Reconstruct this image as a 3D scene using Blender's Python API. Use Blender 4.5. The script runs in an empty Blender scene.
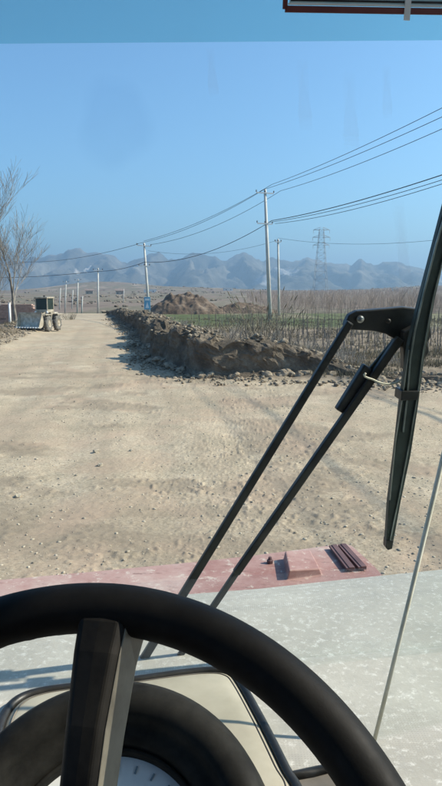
import bpy, bmesh, math, random
import numpy as np
from mathutils import Vector, Matrix, noise

R = math.radians
random.seed(7)
sc = bpy.context.scene
COL = sc.collection

# ------------------------------------------------------------------ camera
H = 2.8                       # eye height above the road
PITCH = R(9.0)
F = 654.0                     # focal length in pixels of the 442 x 786 photograph
cam_d = bpy.data.cameras.new('camera')
cam = bpy.data.objects.new('camera', cam_d)
COL.objects.link(cam)
cam.location = (0, 0, H)
cam.rotation_euler = (math.pi / 2 - PITCH, 0, 0)
cam_d.sensor_fit = 'VERTICAL'
cam_d.sensor_height = 36.0
cam_d.lens = 36.0 * F / 786.0
cam_d.clip_start = 0.02
cam_d.clip_end = 30000
sc.camera = cam

# ------------------------------------------------------------------ light
SUN_AZ = R(84)                # to the right of the view direction
SUN_EL = R(38)
S = Vector((math.sin(SUN_AZ) * math.cos(SUN_EL), math.cos(SUN_AZ) * math.cos(SUN_EL), math.sin(SUN_EL)))
w = bpy.data.worlds.new('World')
sc.world = w
w.use_nodes = True
nt = w.node_tree
bg = nt.nodes['Background']
sky = nt.nodes.new('ShaderNodeTexSky')
sky.sky_type = 'NISHITA'
sky.sun_disc = False
sky.sun_elevation = SUN_EL
sky.sun_rotation = SUN_AZ
sky.altitude = 300
sky.air_density = 1.0
sky.dust_density = 2.2
sky.ozone_density = 4.0
tintn = nt.nodes.new('ShaderNodeMix'); tintn.data_type = 'RGBA'; tintn.blend_type = 'MULTIPLY'
tintn.inputs[0].default_value = 1.0; tintn.inputs[7].default_value = (.69, .98, 1.08, 1)      # clear cold air
nt.links.new(sky.outputs[0], tintn.inputs[6]); nt.links.new(tintn.outputs[2], bg.inputs[0])
bg.inputs[1].default_value = 0.138
sl = bpy.data.lights.new('sun', 'SUN')
sl.energy = 5.0
sl.angle = R(0.5)
sl.color = (1.0, 0.91, 0.76)
so = bpy.data.objects.new('sun', sl)
COL.objects.link(so)
so.rotation_euler = (-S).to_track_quat('-Z', 'Y').to_euler()
so.location = (20, 20, 30)

sc.view_settings.view_transform = 'Standard'
sc.view_settings.look = 'None'
sc.view_settings.exposure = 0.62
sc.view_settings.gamma = 1.0
sc.render.engine = 'CYCLES'
sc.cycles.use_denoising = True
sc.cycles.max_bounces = 6
sc.cycles.transparent_max_bounces = 16
sc.cycles.volume_bounces = 0
sc.cycles.use_fast_gi = False

# ------------------------------------------------------------------ helpers
def ray(px, py):
    """Direction through a point of the photograph."""
    c, s = math.cos(PITCH), math.sin(PITCH)
    u = -(py - 393.0) / F
    return Vector(((px - 221.0) / F, c + u * s, -s + u * c))

EYE = Vector((0, 0, H))
def at(px, py, Y):
    d = ray(px, py)
    return EYE + d * (Y / d.y)

def on_z(px, py, z):
    d = ray(px, py)
    return EYE + d * ((z - H) / d.z)

def on_plane(px, py, p0, n):
    d = ray(px, py)
    return EYE + d * ((p0 - EYE).dot(n) / d.dot(n))

def link_mesh(name, verts, faces, m, parent=None, smooth=False):
    me = bpy.data.meshes.new(name)
    me.from_pydata([tuple(v) for v in verts], [], faces)
    me.update()
    if smooth:
        me.polygons.foreach_set('use_smooth', [True] * len(me.polygons))
    if m: me.materials.append(m)
    return link(name, me, parent)

def link(name, me, parent=None):
    o = bpy.data.objects.new(name, me)
    COL.objects.link(o)
    if parent is not None:
        o.parent = parent
        # all builders work in world space: keep it so under the parent
        M = Matrix.Identity(4)
        p = parent
        o.matrix_parent_inverse = WORLD.get(p.name, M).inverted()
    WORLD[o.name] = WORLD.get(parent.name, Matrix.Identity(4)) @ o.matrix_parent_inverse if parent is not None else Matrix.Identity(4)
    return o
WORLD = {}

def tag(o, label=None, cat=None, group=None, kind=None):
    if label: o['label'] = label
    if cat: o['category'] = cat
    if group: o['group'] = group
    if kind: o['kind'] = kind
    return o

def empty(name, loc, label=None, cat=None, group=None, local=False):
    o = bpy.data.objects.new(name, None)
    COL.objects.link(o)
    o.location = loc
    o.empty_display_size = 0.2
    # local=True: children are modelled about the thing's own base
    WORLD[o.name] = Matrix.Identity(4) if local else Matrix.Translation(Vector(loc))
    return tag(o, label, cat, group)

class MB:
    def __init__(self): self.v = []; self.f = []
    def add(self, vs, fs):
        b = len(self.v)
        self.v += [Vector(v) for v in vs]
        self.f += [tuple(b + i for i in f) for f in fs]
        return self
    def box(self, c, s, rz=0.0, rx=0.0, ry=0.0, taper=1.0):
        M = Matrix.Rotation(rz, 3, 'Z') @ Matrix.Rotation(ry, 3, 'Y') @ Matrix.Rotation(rx, 3, 'X')
        vs = []
        for z in (-.5, .5):
            t = taper if z > 0 else 1.0
            for x, y in ((-.5, -.5), (.5, -.5), (.5, .5), (-.5, .5)):
                vs.append(Vector(c) + M @ Vector((x * s[0] * t, y * s[1] * t, z * s[2])))
        return self.add(vs, [(3, 2, 1, 0), (4, 5, 6, 7), (0, 1, 5, 4), (1, 2, 6, 5), (2, 3, 7, 6), (3, 0, 4, 7)])
    def tube(self, pts, rad, n=8, cap=True, flat=None):
        pts = [Vector(p) for p in pts]
        if not hasattr(rad, '__len__'): rad = [rad] * len(pts)
        rings = []
        up = None
        for i, p in enumerate(pts):
            d = (pts[min(i + 1, len(pts) - 1)] - pts[max(i - 1, 0)])
            if d.length < 1e-9: d = Vector((0, 0, 1))
            d.normalize()
            if up is None:
                a = flat or (Vector((0, 0, 1)) if abs(d.z) < .9 else Vector((1, 0, 0)))
                x = d.cross(a).normalized()
            else:
                x = (up - d * up.dot(d)).normalized()
            up = x
            y = d.cross(x)
            rings.append([p + (x * math.cos(2 * math.pi * k / n) + y * math.sin(2 * math.pi * k / n)) * rad[i] for k in range(n)])
        vs = [v for r in rings for v in r]
        fs = []
        for i in range(len(pts) - 1):
            for k in range(n):
                k2 = (k + 1) % n
                fs.append((i * n + k, (i + 1) * n + k, (i + 1) * n + k2, i * n + k2))
        if cap:
            fs.append(tuple(range(n)))
            fs.append(tuple((len(pts) - 1) * n + k for k in reversed(range(n))))
        return self.add(vs, fs)
    def bar(self, a, b, w_, t_, nrm):
        """flat bar from a to b: width w_ across, thickness t_ along nrm"""
        a, b, nrm = Vector(a), Vector(b), Vector(nrm).normalized()
        d = (b - a).normalized()
        x = d.cross(nrm).normalized()
        if not hasattr(w_, '__len__'): w_ = (w_, w_)
        vs = []
        for p, ww in ((a, w_[0]), (b, w_[1])):
            for sx, sn in ((-1, -1), (1, -1), (1, 1), (-1, 1)):
                vs.append(p + x * sx * ww / 2 + nrm * sn * t_ / 2)
        return self.add(vs, [(0, 1, 2, 3), (7, 6, 5, 4), (0, 4, 5, 1), (1, 5, 6, 2), (2, 6, 7, 3), (3, 7, 4, 0)])
    def prism(self, poly, vec):
        n = len(poly)
        vec = Vector(vec)
        vs = [Vector(p) for p in poly] + [Vector(p) + vec for p in poly]
        return self.add(vs, [tuple(range(n)), tuple(reversed(range(n, 2 * n)))] + [((i + 1) % n, i, n + i, n + (i + 1) % n) for i in range(n)])
    def lathe(self, prof, M, n=64, a0=0.0, a1=2 * math.pi):
        full = abs(a1 - a0 - 2 * math.pi) < 1e-6
        m = n if full else n + 1
        b = []
        for i in range(m):
            a = a0 + (a1 - a0) * i / n
            for r, z in prof:
                b.append(M @ Vector((r * math.cos(a), r * math.sin(a), z)))
        k = len(prof)
        fs = []
        for i in range(n):
            j = (i + 1) % m
            for q in range(k - 1):
                fs.append((i * k + q, j * k + q, j * k + q + 1, i * k + q + 1))
        return self.add(b, fs)
    def build(self, name, m, parent=None, smooth=False, bevel=0.0, fix=True, seg=2):
        me = bpy.data.meshes.new(name)
        me.from_pydata([tuple(v) for v in self.v], [], self.f)
        me.update()
        if bevel > 0 or fix:
            bm = bmesh.new(); bm.from_mesh(me)
            if bevel > 0:
                es = [e for e in bm.edges if len(e.link_faces) == 2 and e.calc_face_angle(0) > R(25)]
                bmesh.ops.bevel(bm, geom=es, offset=bevel, segments=seg, affect='EDGES', profile=.5, clamp_overlap=True)
            bmesh.ops.recalc_face_normals(bm, faces=bm.faces)
            bm.to_mesh(me); bm.free()
        if smooth:
            me.polygons.foreach_set('use_smooth', [True] * len(me.polygons))
        if m: me.materials.append(m)
        return link(name, me, parent)

# ---- node helpers
def new_mat(name):
    m = bpy.data.materials.new(name)
    m.use_nodes = True
    return m, m.node_tree, m.node_tree.nodes['Principled BSDF']

def nnoise(t, scale, detail=4, rough=.6, coord='Object', dist=0.0, sx=None):
    tc = t.nodes.new('ShaderNodeTexCoord')
    n = t.nodes.new('ShaderNodeTexNoise')
    n.inputs['Scale'].default_value = scale
    n.inputs['Detail'].default_value = detail
    n.inputs['Roughness'].default_value = rough
    n.inputs['Distortion'].default_value = dist
    if sx:
        mp = t.nodes.new('ShaderNodeMapping'); mp.inputs['Scale'].default_value = sx
        t.links.new(tc.outputs[coord], mp.inputs[0]); t.links.new(mp.outputs[0], n.inputs['Vector'])
    else:
        t.links.new(tc.outputs[coord], n.inputs['Vector'])
    return n.outputs['Fac']

def ramp(t, src, stops):
    r = t.nodes.new('ShaderNodeValToRGB')
    e = r.color_ramp.elements
    while len(e) < len(stops): e.new(.5)
    for i, (p, c) in enumerate(stops):
        e[i].position = p
        e[i].color = (c, c, c, 1) if not hasattr(c, '__len__') else (*c, 1)
    t.links.new(src, r.inputs[0])
    return r.outputs[0]

def mix(t, fac, a, b, mode='MIX'):
    n = t.nodes.new('ShaderNodeMix'); n.data_type = 'RGBA'; n.blend_type = mode
    for sock, v in ((n.inputs[0], fac), (n.inputs[6], a), (n.inputs[7], b)):
        if hasattr(v, 'is_linked'): t.links.new(v, sock)
        elif hasattr(v, '__len__'): sock.default_value = (*v, 1)
        else: sock.default_value = v
    return n.outputs[2]

def bump(t, bs, src, strength=.3, dist=.02):
    b = t.nodes.new('ShaderNodeBump')
    b.inputs['Strength'].default_value = strength
    b.inputs['Distance'].default_value = dist
    t.links.new(src, b.inputs['Height'])
    if bs.inputs['Normal'].is_linked:
        t.links.new(bs.inputs['Normal'].links[0].from_socket, b.inputs['Normal'])
    t.links.new(b.outputs[0], bs.inputs['Normal'])

def simple(name, c1, c2, scale=5.0, rough=.7, metal=0.0, bmp=0.0, bd=.005, spec=.5, lo=.35, hi=.65, coord='Object', detail=5):
    m, t, b = new_mat(name)
    n = nnoise(t, scale, detail, .6, coord)
    t.links.new(ramp(t, n, [(lo, c1), (hi, c2)]), b.inputs['Base Color'])
    b.inputs['Roughness'].default_value = rough
    b.inputs['Metallic'].default_value = metal
    b.inputs['Specular IOR Level'].default_value = spec
    if bmp: bump(t, b, nnoise(t, scale * 3, 6, .65, coord), bmp, bd)
    return m

M = {}
M['concrete'] = simple('weathered_concrete', (.44, .425, .39), (.60, .58, .54), 1.5, .85, bmp=.3)
M['post'] = simple('grey_post', (.12, .095, .08), (.24, .20, .165), 3, .85)
M['wire'] = simple('cable', (.02, .022, .026), (.035, .035, .04), 1, .6)
M['steel'] = simple('galvanised_steel', (.38, .42, .46), (.5, .53, .56), 2, .5, .4)
M['pylonsteel'] = simple('dull_pylon_steel', (.26, .28, .30), (.36, .38, .40), 2, .7)
M['darkmetal'] = simple('dark_metal', (.03, .03, .03), (.06, .055, .05), 8, .5, .3)
M['bark'] = simple('bark', (.12, .10, .085), (.26, .23, .195), 3, .9, bmp=.5, bd=.02)
M['twig'] = simple('twig_bark', (.22, .19, .16), (.36, .32, .27), 3, .9)
M['dryreed'] = simple('dry_reed', (.15, .12, .08), (.29, .24, .165), 4, .85)
M['drygrass'] = simple('dry_grass', (.12, .10, .06), (.26, .215, .145), 2, .9)
M['sapling'] = simple('sapling_bark', (.17, .13, .11), (.33, .265, .23), .3, .9)
M['soil'] = None
M['loaderpaint'] = simple('pale_loader_paint', (.24, .195, .14), (.46, .40, .31), 2.2, .5, bmp=.1)
M['bucket'] = simple('worn_bucket_steel', (.34, .32, .27), (.62, .59, .52), 4, .85, 0)
M['tyre'] = simple('dusty_tyre', (.09, .085, .075), (.18, .165, .145), 8, .9, bmp=.3)
M['cabglass'] = simple('dark_cab_glass', (.015, .024, .022), (.03, .045, .04), 1, .12)
M['brickm'] = simple('pink_brick', (.36, .22, .17), (.50, .34, .27), 6, .9, bmp=.3)
M['mortar'] = simple('old_mortar', (.16, .13, .11), (.22, .18, .15), 6, .95)
M['white'] = simple('white_wash', (.62, .61, .58), (.75, .74, .71), 2, .8)
M['plaster'] = simple('tan_plaster', (.32, .27, .22), (.42, .36, .30), 2, .85)
M['roof'] = simple('village_roof', (.20, .15, .13), (.27, .20, .17), 2, .8)
M['hwin'] = simple('house_window_glass', (.03, .035, .04), (.05, .06, .07), 2, .8, spec=.1)
M['signblue'] = simple('sign_blue', (.12, .34, .50), (.16, .40, .56), 4, .5)
M['signwhite'] = simple('sign_white', (.65, .70, .72), (.74, .78, .80), 4, .5)
M['insul'] = simple('insulator', (.05, .03, .025), (.09, .06, .05), 4, .3)

# ------------------------------------------------------------------ numpy noise
_rng = np.random.default_rng(3)
_tab = _rng.random((256, 256))
def vnoise(x, y, sd=0):
    x = x + 37.7 * sd; y = y + 17.3 * sd
    xi = np.floor(x).astype(int); yi = np.floor(y).astype(int)
    fx = x - xi; fy = y - yi
    fx = fx * fx * (3 - 2 * fx); fy = fy * fy * (3 - 2 * fy)
    a = _tab[xi % 256, yi % 256]; b = _tab[(xi + 1) % 256, yi % 256]
    c = _tab[xi % 256, (yi + 1) % 256]; d = _tab[(xi + 1) % 256, (yi + 1) % 256]
    return (a * (1 - fx) + b * fx) * (1 - fy) + (c * (1 - fx) + d * fx) * fy
def fbm(x, y, oc=4, sd=0, g=.5):
    t = 0; a = 1.0; n = 0
    for k in range(oc):
        t = t + a * vnoise(x * 2 ** k, y * 2 ** k, sd + k); n += a; a *= g
    return t / n
def sst(a, b, x):
    t = np.clip((x - a) / (b - a), 0, 1)
    return t * t * (3 - 2 * t)

# road right edge / left edge as functions of depth Y
RY = np.array([-40, 6, 19, 20.5, 23, 28, 36, 51, 69, 90, 140.])
RX = np.array([40, 20, 7.5, .4, -1.0, -2.0, -4.1, -7.2, -11.0, -19, -46.])
LY = np.array([-40, 6, 20, 30, 45, 60, 71, 90, 140.])
LX = np.array([-16, -12, -10.8, -10.6, -12.6, -15.6, -18.5, -26, -54.])

def base_h(x, y):
    """large shapes of the land"""
    h = np.zeros_like(x)
    # orchard hill to the right
    h += 9.0 * sst(20, 300, x - .12 * (y - 300)) * sst(150, 520, y) * (1 - sst(900, 1500, y))
    # low dark hill on the left
    h += 13.0 * np.exp(-((x + 160) / 75) ** 2 - ((y - 900) / 160) ** 2)
    h += 5.0 * np.exp(-((x + 40) / 90) ** 2 - ((y - 800) / 200) ** 2)
    h += 2.5 * (fbm(x / 160, y / 160, 3, 9) - .5) * sst(200, 600, y)
    # the plain falls away a little behind the road's crest
    h -= 1.1 * sst(76, 100, y) * (1 - sst(160, 420, y))
    return h

def ground_h(x, y):
    h = base_h(x, y)
    near = 1 - sst(40, 90, y)
    onroad = sst(0, 1.5, x - np.interp(y, LY, LX)) * (1 - sst(-.5, 1.5, x - np.interp(y, RY, RX)))
    h += .09 * (fbm(x / 3.0, y / 3.0, 3, 1) - .5) * near
    h += .012 * (fbm(x / .6, y / .6, 3, 2) - .5) * near
    h -= .06 * np.exp(-((y - 27.7 - .015 * x) / .14) ** 2) * (1 - sst(-3.6, -3.0, x)) * sst(.35, .5, fbm(x / 1.5, y / 9, 2, 40))  # shallow groove shaped to stand in for a shadow line across the road
    lump = fbm(x / .10, y / .10, 3, 4, .65)
    patch = sst(.42, .62, fbm(x / 1.7, y / 1.1, 3, 6))
    h += .007 * sst(.45, .8, fbm(x / .045, y / .055, 2, 71)) * (1 - sst(12, 20, y))
    h += (.006 + .024 * patch) * (sst(.50, .85, lump)) * (1 - sst(18, 40, y))
    # wheel ruts along the road
    c = (np.interp(y, LY, LX) + np.interp(y, RY, RX)) / 2
    for off in (-2.4, -.6, .9, 2.6):
        h -= .03 * np.exp(-((x - (-1.2 - .16 * (y - 6)) - off) / .35) ** 2) * sst(5, 9, y) * near * (.4 + .6 * fbm(x / 2, y / 4, 2, 12))
    # rough verge left and right
    h += (1 - onroad) * near * .22 * fbm(x / .9, y / .9, 4, 5, .6)
    h += .55 * np.exp(-((x - np.interp(y, LY, LX) + 1.6) / 1.2) ** 2) * near * fbm(x / 1.3, y / 1.3, 4, 8, .6) * sst(24, 30, y)
    return h

# ------------------------------------------------------------------ ground
def make_ground():
    ys = [-60, -30, -15, -8, -4, -1, 1, 3, 4.5, 5.4]
    y = 5.6
    while y < 7000:
        ys.append(y)
        y += min(max(y * y / (852 * H) * 1.25, .014), y * .03)
    ys = np.array(ys)
    nu = 700
    u = np.linspace(-1, 1, nu)
    su = .16 * u + .84 * np.sign(u) * np.abs(u) ** 3
    hw = np.where(ys < 6, 80, 0) + np.where(ys >= 6, 16 + 1.1 * ys, 0)
    hw = np.maximum(16 + 1.1 * np.abs(ys), 22)
    X = su[None, :] * hw[:, None]
    Y = np.repeat(ys[:, None], nu, 1)
    Z = ground_h(X, Y)
    ny = len(ys)
    co = np.stack([X, Y, Z], -1).reshape(-1, 3)
    me = bpy.data.meshes.new('ground')
    i = np.arange(ny - 1)[:, None] * nu + np.arange(nu - 1)[None, :]
    q = np.stack([i, i + 1, i + nu + 1, i + nu], -1).reshape(-1, 4)
    me.vertices.add(len(co)); me.vertices.foreach_set('co', co.ravel())
    me.loops.add(q.size); me.loops.foreach_set('vertex_index', q.ravel().astype(np.int32))
    me.polygons.add(len(q)); me.polygons.foreach_set('loop_start', np.arange(0, q.size, 4, dtype=np.int32))
    me.polygons.foreach_set('loop_total', np.full(len(q), 4, dtype=np.int32))
    me.update(calc_edges=True)
    me.polygons.foreach_set('use_smooth', [True] * len(q))
    # what covers the land: r = green crop, g = brown soil, b = distant plain
    x, y = co[:, 0], co[:, 1]
    dr = x - np.interp(y, RY, RX); dl = np.interp(y, LY, LX) - x
    wob = 2.5 * (fbm(x / 5, y / 5, 3, 20) - .5)
    green = sst(2.5, 4.5, dr + wob) * sst(43, 50, y + wob) * (1 - sst(104, 112, y + wob * 2))
    green *= .45 + .55 * sst(.35, .55, fbm(x / 9, y / 14, 3, 21)) * (1 - .6 * sst(8, 20, x - (y - 60) * .1))
    verge = np.maximum(sst(-.3, 1.2, dr + wob * .3), sst(-.6, .8, dl + wob * .3)) * sst(12, 18, y) * (1 - green)
    far = sst(78, 96, y + wob)
    a = me.color_attributes.new('cover', 'FLOAT_COLOR', 'POINT')
    buf = np.ones((len(co), 4), dtype=np.float32)
    buf[:, 0] = green; buf[:, 1] = verge; buf[:, 2] = far
    a.data.foreach_set('color', buf.ravel())
    # shadow bands painted dark across the near road, then darker gravel patches
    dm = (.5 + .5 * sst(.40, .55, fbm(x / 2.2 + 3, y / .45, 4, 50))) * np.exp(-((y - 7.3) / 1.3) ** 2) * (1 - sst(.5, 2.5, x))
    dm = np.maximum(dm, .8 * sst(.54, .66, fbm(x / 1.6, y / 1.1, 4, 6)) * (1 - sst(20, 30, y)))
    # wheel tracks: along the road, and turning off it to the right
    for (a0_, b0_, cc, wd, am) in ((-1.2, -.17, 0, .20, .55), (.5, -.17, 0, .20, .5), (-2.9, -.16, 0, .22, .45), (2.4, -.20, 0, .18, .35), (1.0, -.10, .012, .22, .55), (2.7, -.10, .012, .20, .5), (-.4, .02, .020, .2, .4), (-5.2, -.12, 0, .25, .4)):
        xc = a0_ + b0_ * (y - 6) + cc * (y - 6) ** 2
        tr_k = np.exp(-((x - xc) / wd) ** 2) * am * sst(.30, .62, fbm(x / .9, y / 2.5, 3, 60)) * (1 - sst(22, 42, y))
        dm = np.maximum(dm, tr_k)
    da = me.attributes.new('shade_and_tracks', 'FLOAT', 'POINT'); da.data.foreach_set('value', dm.astype(np.float32))

    m, t, b = new_mat('dirt_ground')
    ad = t.nodes.new('ShaderNodeAttribute'); ad.attribute_name = 'shade_and_tracks'
    at_ = t.nodes.new('ShaderNodeAttribute'); at_.attribute_name = 'cover'
    sp = t.nodes.new('ShaderNodeSeparateColor'); t.links.new(at_.outputs['Color'], sp.inputs[0])
    big = nnoise(t, .35, 5, .6, dist=.6)
    med = nnoise(t, 2.2, 6, .65, sx=(1, .6, 1))
    fine = nnoise(t, 28, 6, .75)
    c = ramp(t, big, [(.3, (.36, .275, .19)), (.5, (.45, .355, .25)), (.7, (.53, .435, .32))])
    c = mix(t, ramp(t, med, [(.42, 0.0), (.62, .65)]), c, (.31, .26, .185))
    c = mix(t, ramp(t, fine, [(.38, .75), (.50, 0.0)]), c, (.20, .165, .12))
    c = mix(t, ramp(t, fine, [(.53, 0.0), (.66, .6)]), c, (.58, .51, .40))
    vor = t.nodes.new('ShaderNodeTexVoronoi'); vor.inputs['Scale'].default_value = 16
    tc = t.nodes.new('ShaderNodeTexCoord'); t.links.new(tc.outputs['Object'], vor.inputs['Vector'])
    stone = ramp(t, vor.outputs['Distance'], [(.16, .55), (.28, 0.0)])
    c = mix(t, mix(t, ramp(t, nnoise(t, 1.1, 4, .6), [(.5, 0.0), (.62, 1.0)]), (0, 0, 0), stone), c, (.50, .45, .37))
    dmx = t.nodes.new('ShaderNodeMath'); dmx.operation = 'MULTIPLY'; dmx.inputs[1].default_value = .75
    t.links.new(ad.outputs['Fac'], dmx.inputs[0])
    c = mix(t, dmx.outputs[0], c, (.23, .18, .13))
    c = mix(t, ramp(t, nnoise(t, .5, 4, .6, dist=1.0), [(.48, 0.0), (.66, .5)]), c, (.42, .30, .215))
    soilc = ramp(t, nnoise(t, 1.6, 6, .7), [(.3, (.13, .095, .066)), (.55, (.23, .18, .13)), (.72, (.34, .28, .20))])
    c = mix(t, sp.outputs[1], c, soilc)
    farc = ramp(t, nnoise(t, .02, 6, .65, sx=(1.6, .45, 1)), [(.34, (.12, .09, .07)), (.45, (.21, .16, .13)), (.52, (.14, .125, .085)), (.60, (.26, .20, .16)), (.72, (.36, .30, .24))])
    c = mix(t, sp.outputs[2], c, farc)
    grc = ramp(t, nnoise(t, .9, 6, .7), [(.3, (.065, .078, .032)), (.55, (.095, .112, .048)), (.72, (.18, .155, .095))])
    c = mix(t, sp.outputs[0], c, grc)
    t.links.new(c, b.inputs['Base Color'])
    b.inputs['Roughness'].default_value = .95
    b.inputs['Specular IOR Level'].default_value = .15
    bump(t, b, nnoise(t, 9, 8, .75), .32, .03)
    bump(t, b, fine, .5, .012)
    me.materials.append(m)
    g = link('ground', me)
    tag(g, kind='structure', label='dusty tan dirt road and open ground, with a green field and brown plain beyond')
    return g
make_ground()

def gz(x, y):
    return float(ground_h(np.array([float(x)]), np.array([float(y)]))[0])

# soil material for bank, mound and clods
m, t, b = new_mat('dug_soil')
c = ramp(t, nnoise(t, 1.3, 7, .7), [(.3, (.09, .072, .054)), (.5, (.165, .13, .097)), (.7, (.31, .255, .19))])
c = mix(t, ramp(t, nnoise(t, 14, 6, .75), [(.32, .6), (.5, 0.0)]), c, (.07, .052, .038))
t.links.new(c, b.inputs['Base Color']); b.inputs['Roughness'].default_value = .95; b.inputs['Specular IOR Level'].default_value = .1
bump(t, b, nnoise(t, 5, 8, .75), .9, .12)
M['soil'] = m
m, t, b = new_mat('red_soil')
c = ramp(t, nnoise(t, .6, 7, .7), [(.3, (.10, .072, .055)), (.55, (.17, .125, .095)), (.7, (.30, .24, .185))])
t.links.new(c, b.inputs['Base Color']); b.inputs['Roughness'].default_value = .95; b.inputs['Specular IOR Level'].default_value = .1
bump(t, b, nnoise(t, 2, 8, .75), .9, .25)
M['redsoil'] = m
M['clod'] = simple('clod_earth', (.16, .125, .09), (.36, .295, .22), 2.5, .95, bmp=.6, bd=.04, spec=.1)
M['pebble'] = simple('pebble', (.24, .20, .15), (.50, .43, .33), 9.0, .9, bmp=.3, spec=.15)

# ------------------------------------------------------------------ mountains
def make_mountains(name, Yc, prof, seed, hlow, label):
    """a ridge Yc metres away whose crest follows the given skyline"""
    px = np.array([p[0] for p in prof], float); py = np.array([p[1] for p in prof], float)
    nx, ny = 520, 110
    xs = np.linspace(-.95, .95, nx) * Yc
    vv = np.linspace(0, 1, ny)
    hgt = []
    for p_x, p_y in prof:
        hgt.append(at(p_x, p_y, Yc).z)
    hx = np.array([(p - 221.0) / F * Yc for p in px])
    hz = np.interp(xs, hx, np.array(hgt))
    hz = hz + (fbm(xs / (Yc * .012), xs * 0 + 2, 4, seed) - .5) * .055 * Yc * .25
    X = np.repeat(xs[None, :], ny, 0)
    D = np.repeat(vv[:, None], nx, 1)
    Yw = Yc - (1 - D) * Yc * .30
    X = X * (Yw / Yc)
    # spurs running down towards the plain
    wx = X / (Yc * .045) + 1.2 * (fbm(X / (Yc * .08), Yw / (Yc * .08), 3, seed + 3) - .5)
    spur = 1 - np.abs(2 * fbm(wx, Yw / (Yc * .30), 4, seed + 5, .55) - 1) * 2.2
    detail = fbm(X / (Yc * .012), Yw / (Yc * .012), 4, seed + 7, .6) - .5
    rise = D ** 1.25
    Zz = hz[None, :] * (rise * (.72 + .28 * D)) + (spur - .5) * hz[None, :] * .52 * np.sin(np.pi * D) + detail * hz[None, :] * .16 * np.sin(np.pi * np.clip(D, 0, 1)) - 6 * (1 - D) ** 3
    # close the far side
    Xb = xs[None, :] * 1.12; Yb = np.full((1, nx), Yc * 1.12); Zb = np.full((1, nx), -8.0)
    X = np.vstack([X, Xb]); Yw = np.vstack([Yw, Yb]); Zz = np.vstack([np.minimum(Zz, hz[None, :] * 1.0), Zb])
    co = np.stack([X, Yw, Zz], -1).reshape(-1, 3)
    q = [(r * nx + k, r * nx + k + 1, (r + 1) * nx + k + 1, (r + 1) * nx + k) for r in range(ny) for k in range(nx - 1)]
    o = link_mesh(name, co.tolist(), q, M['rock'], smooth=True)
    tag(o, kind='structure', label=label)
    return o
m, t, b = new_mat('mountain_rock')
c = ramp(t, nnoise(t, .004, 8, .7), [(.35, (.045, .045, .035)), (.5, (.10, .09, .07)), (.66, (.24, .215, .175))])
# pale quarried scars
tc = t.nodes.new('ShaderNodeTexCoord')
def scar(c, centre, rad, col):
    d = t.nodes.new('ShaderNodeVectorMath'); d.operation = 'DISTANCE'
    mp = t.nodes.new('ShaderNodeMapping'); mp.inputs['Scale'].default_value = (1, .25, 1)
    t.links.new(tc.outputs['Object'], mp.inputs[0]); t.links.new(mp.outputs[0], d.inputs[0])
    d.inputs[1].default_value = (centre[0], centre[1] * .25, centre[2])
    a = t.nodes.new('ShaderNodeMath'); a.operation = 'MULTIPLY_ADD'
    t.links.new(nnoise(t, .02, 5, .65), a.inputs[0]); a.inputs[1].default_value = rad * 1.6
    t.links.new(d.outputs['Value'], a.inputs[2])
    return mix(t, ramp(t, a.outputs[0], [(0, 0), (1, 0)]) if False else step(t, a.outputs[0], rad * 1.75, rad * 1.45), c, col)
def step(t, src, lo, hi):
    n = t.nodes.new('ShaderNodeMapRange')
    n.inputs['From Min'].default_value = lo; n.inputs['From Max'].default_value = hi
    n.clamp = True
    t.links.new(src, n.inputs['Value'])
    return n.outputs[0]
YM = 3600.0
c = scar(c, at(88, 271, YM * .88), 55, (.50, .46, .42))
c = scar(c, at(284, 273, YM * .88), 70, (.42, .40, .38))
c = scar(c, at(262, 282, YM * .80), 45, (.34, .32, .30))
t.links.new(c, b.inputs['Base Color']); b.inputs['Roughness'].default_value = .95; b.inputs['Specular IOR Level'].default_value = .05
bump(t, b, nnoise(t, .02, 8, .7), .8, 18)
M['rock'] = m
skyline = [(-420, 268), (-300, 262), (-180, 266), (-80, 258), (-30, 264), (0, 263), (20, 261), (45, 256), (60, 254), (80, 249), (92, 251), (104, 254), (116, 257), (127, 261),
           (133, 260), (140, 257), (150, 252), (160, 252), (169, 257), (178, 261), (186, 259), (193, 255), (200, 253), (208, 257), (215, 255), (224, 259), (232, 258),
           (246, 252), (254, 258), (262, 261), (272, 258), (283, 258), (291, 262), (300, 258), (306, 256), (313, 259), (322, 263), (334, 265), (346, 263), (357, 261), (364, 264),
           (371, 265), (378, 262), (386, 261), (398, 263), (412, 266), (428, 269), (445, 275), (480, 280), (540, 276), (640, 270), (800, 274), (1000, 268)]
make_mountains('mountains', YM, skyline, 11, 0, 'blue hazy mountain range along the horizon')

# ------------------------------------------------------------------ rocks
def rock_mesh(name, seed, m, sub=1, squash=.7):
    bm = bmesh.new()
    bmesh.ops.create_icosphere(bm, subdivisions=sub, radius=.5)
    rnd = random.Random(seed)
    off = Vector((rnd.random() * 50, rnd.random() * 50, rnd.random() * 50))
    for v in bm.verts:
        k = 1 + .55 * noise.noise(v.co * 2.1 + off) + rnd.uniform(-.12, .12)
        v.co = Vector((v.co.x * k, v.co.y * k, v.co.z * k * squash))
    me = bpy.data.meshes.new(name); bm.to_mesh(me); bm.free()
    me.materials.append(m)
    return me

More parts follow.
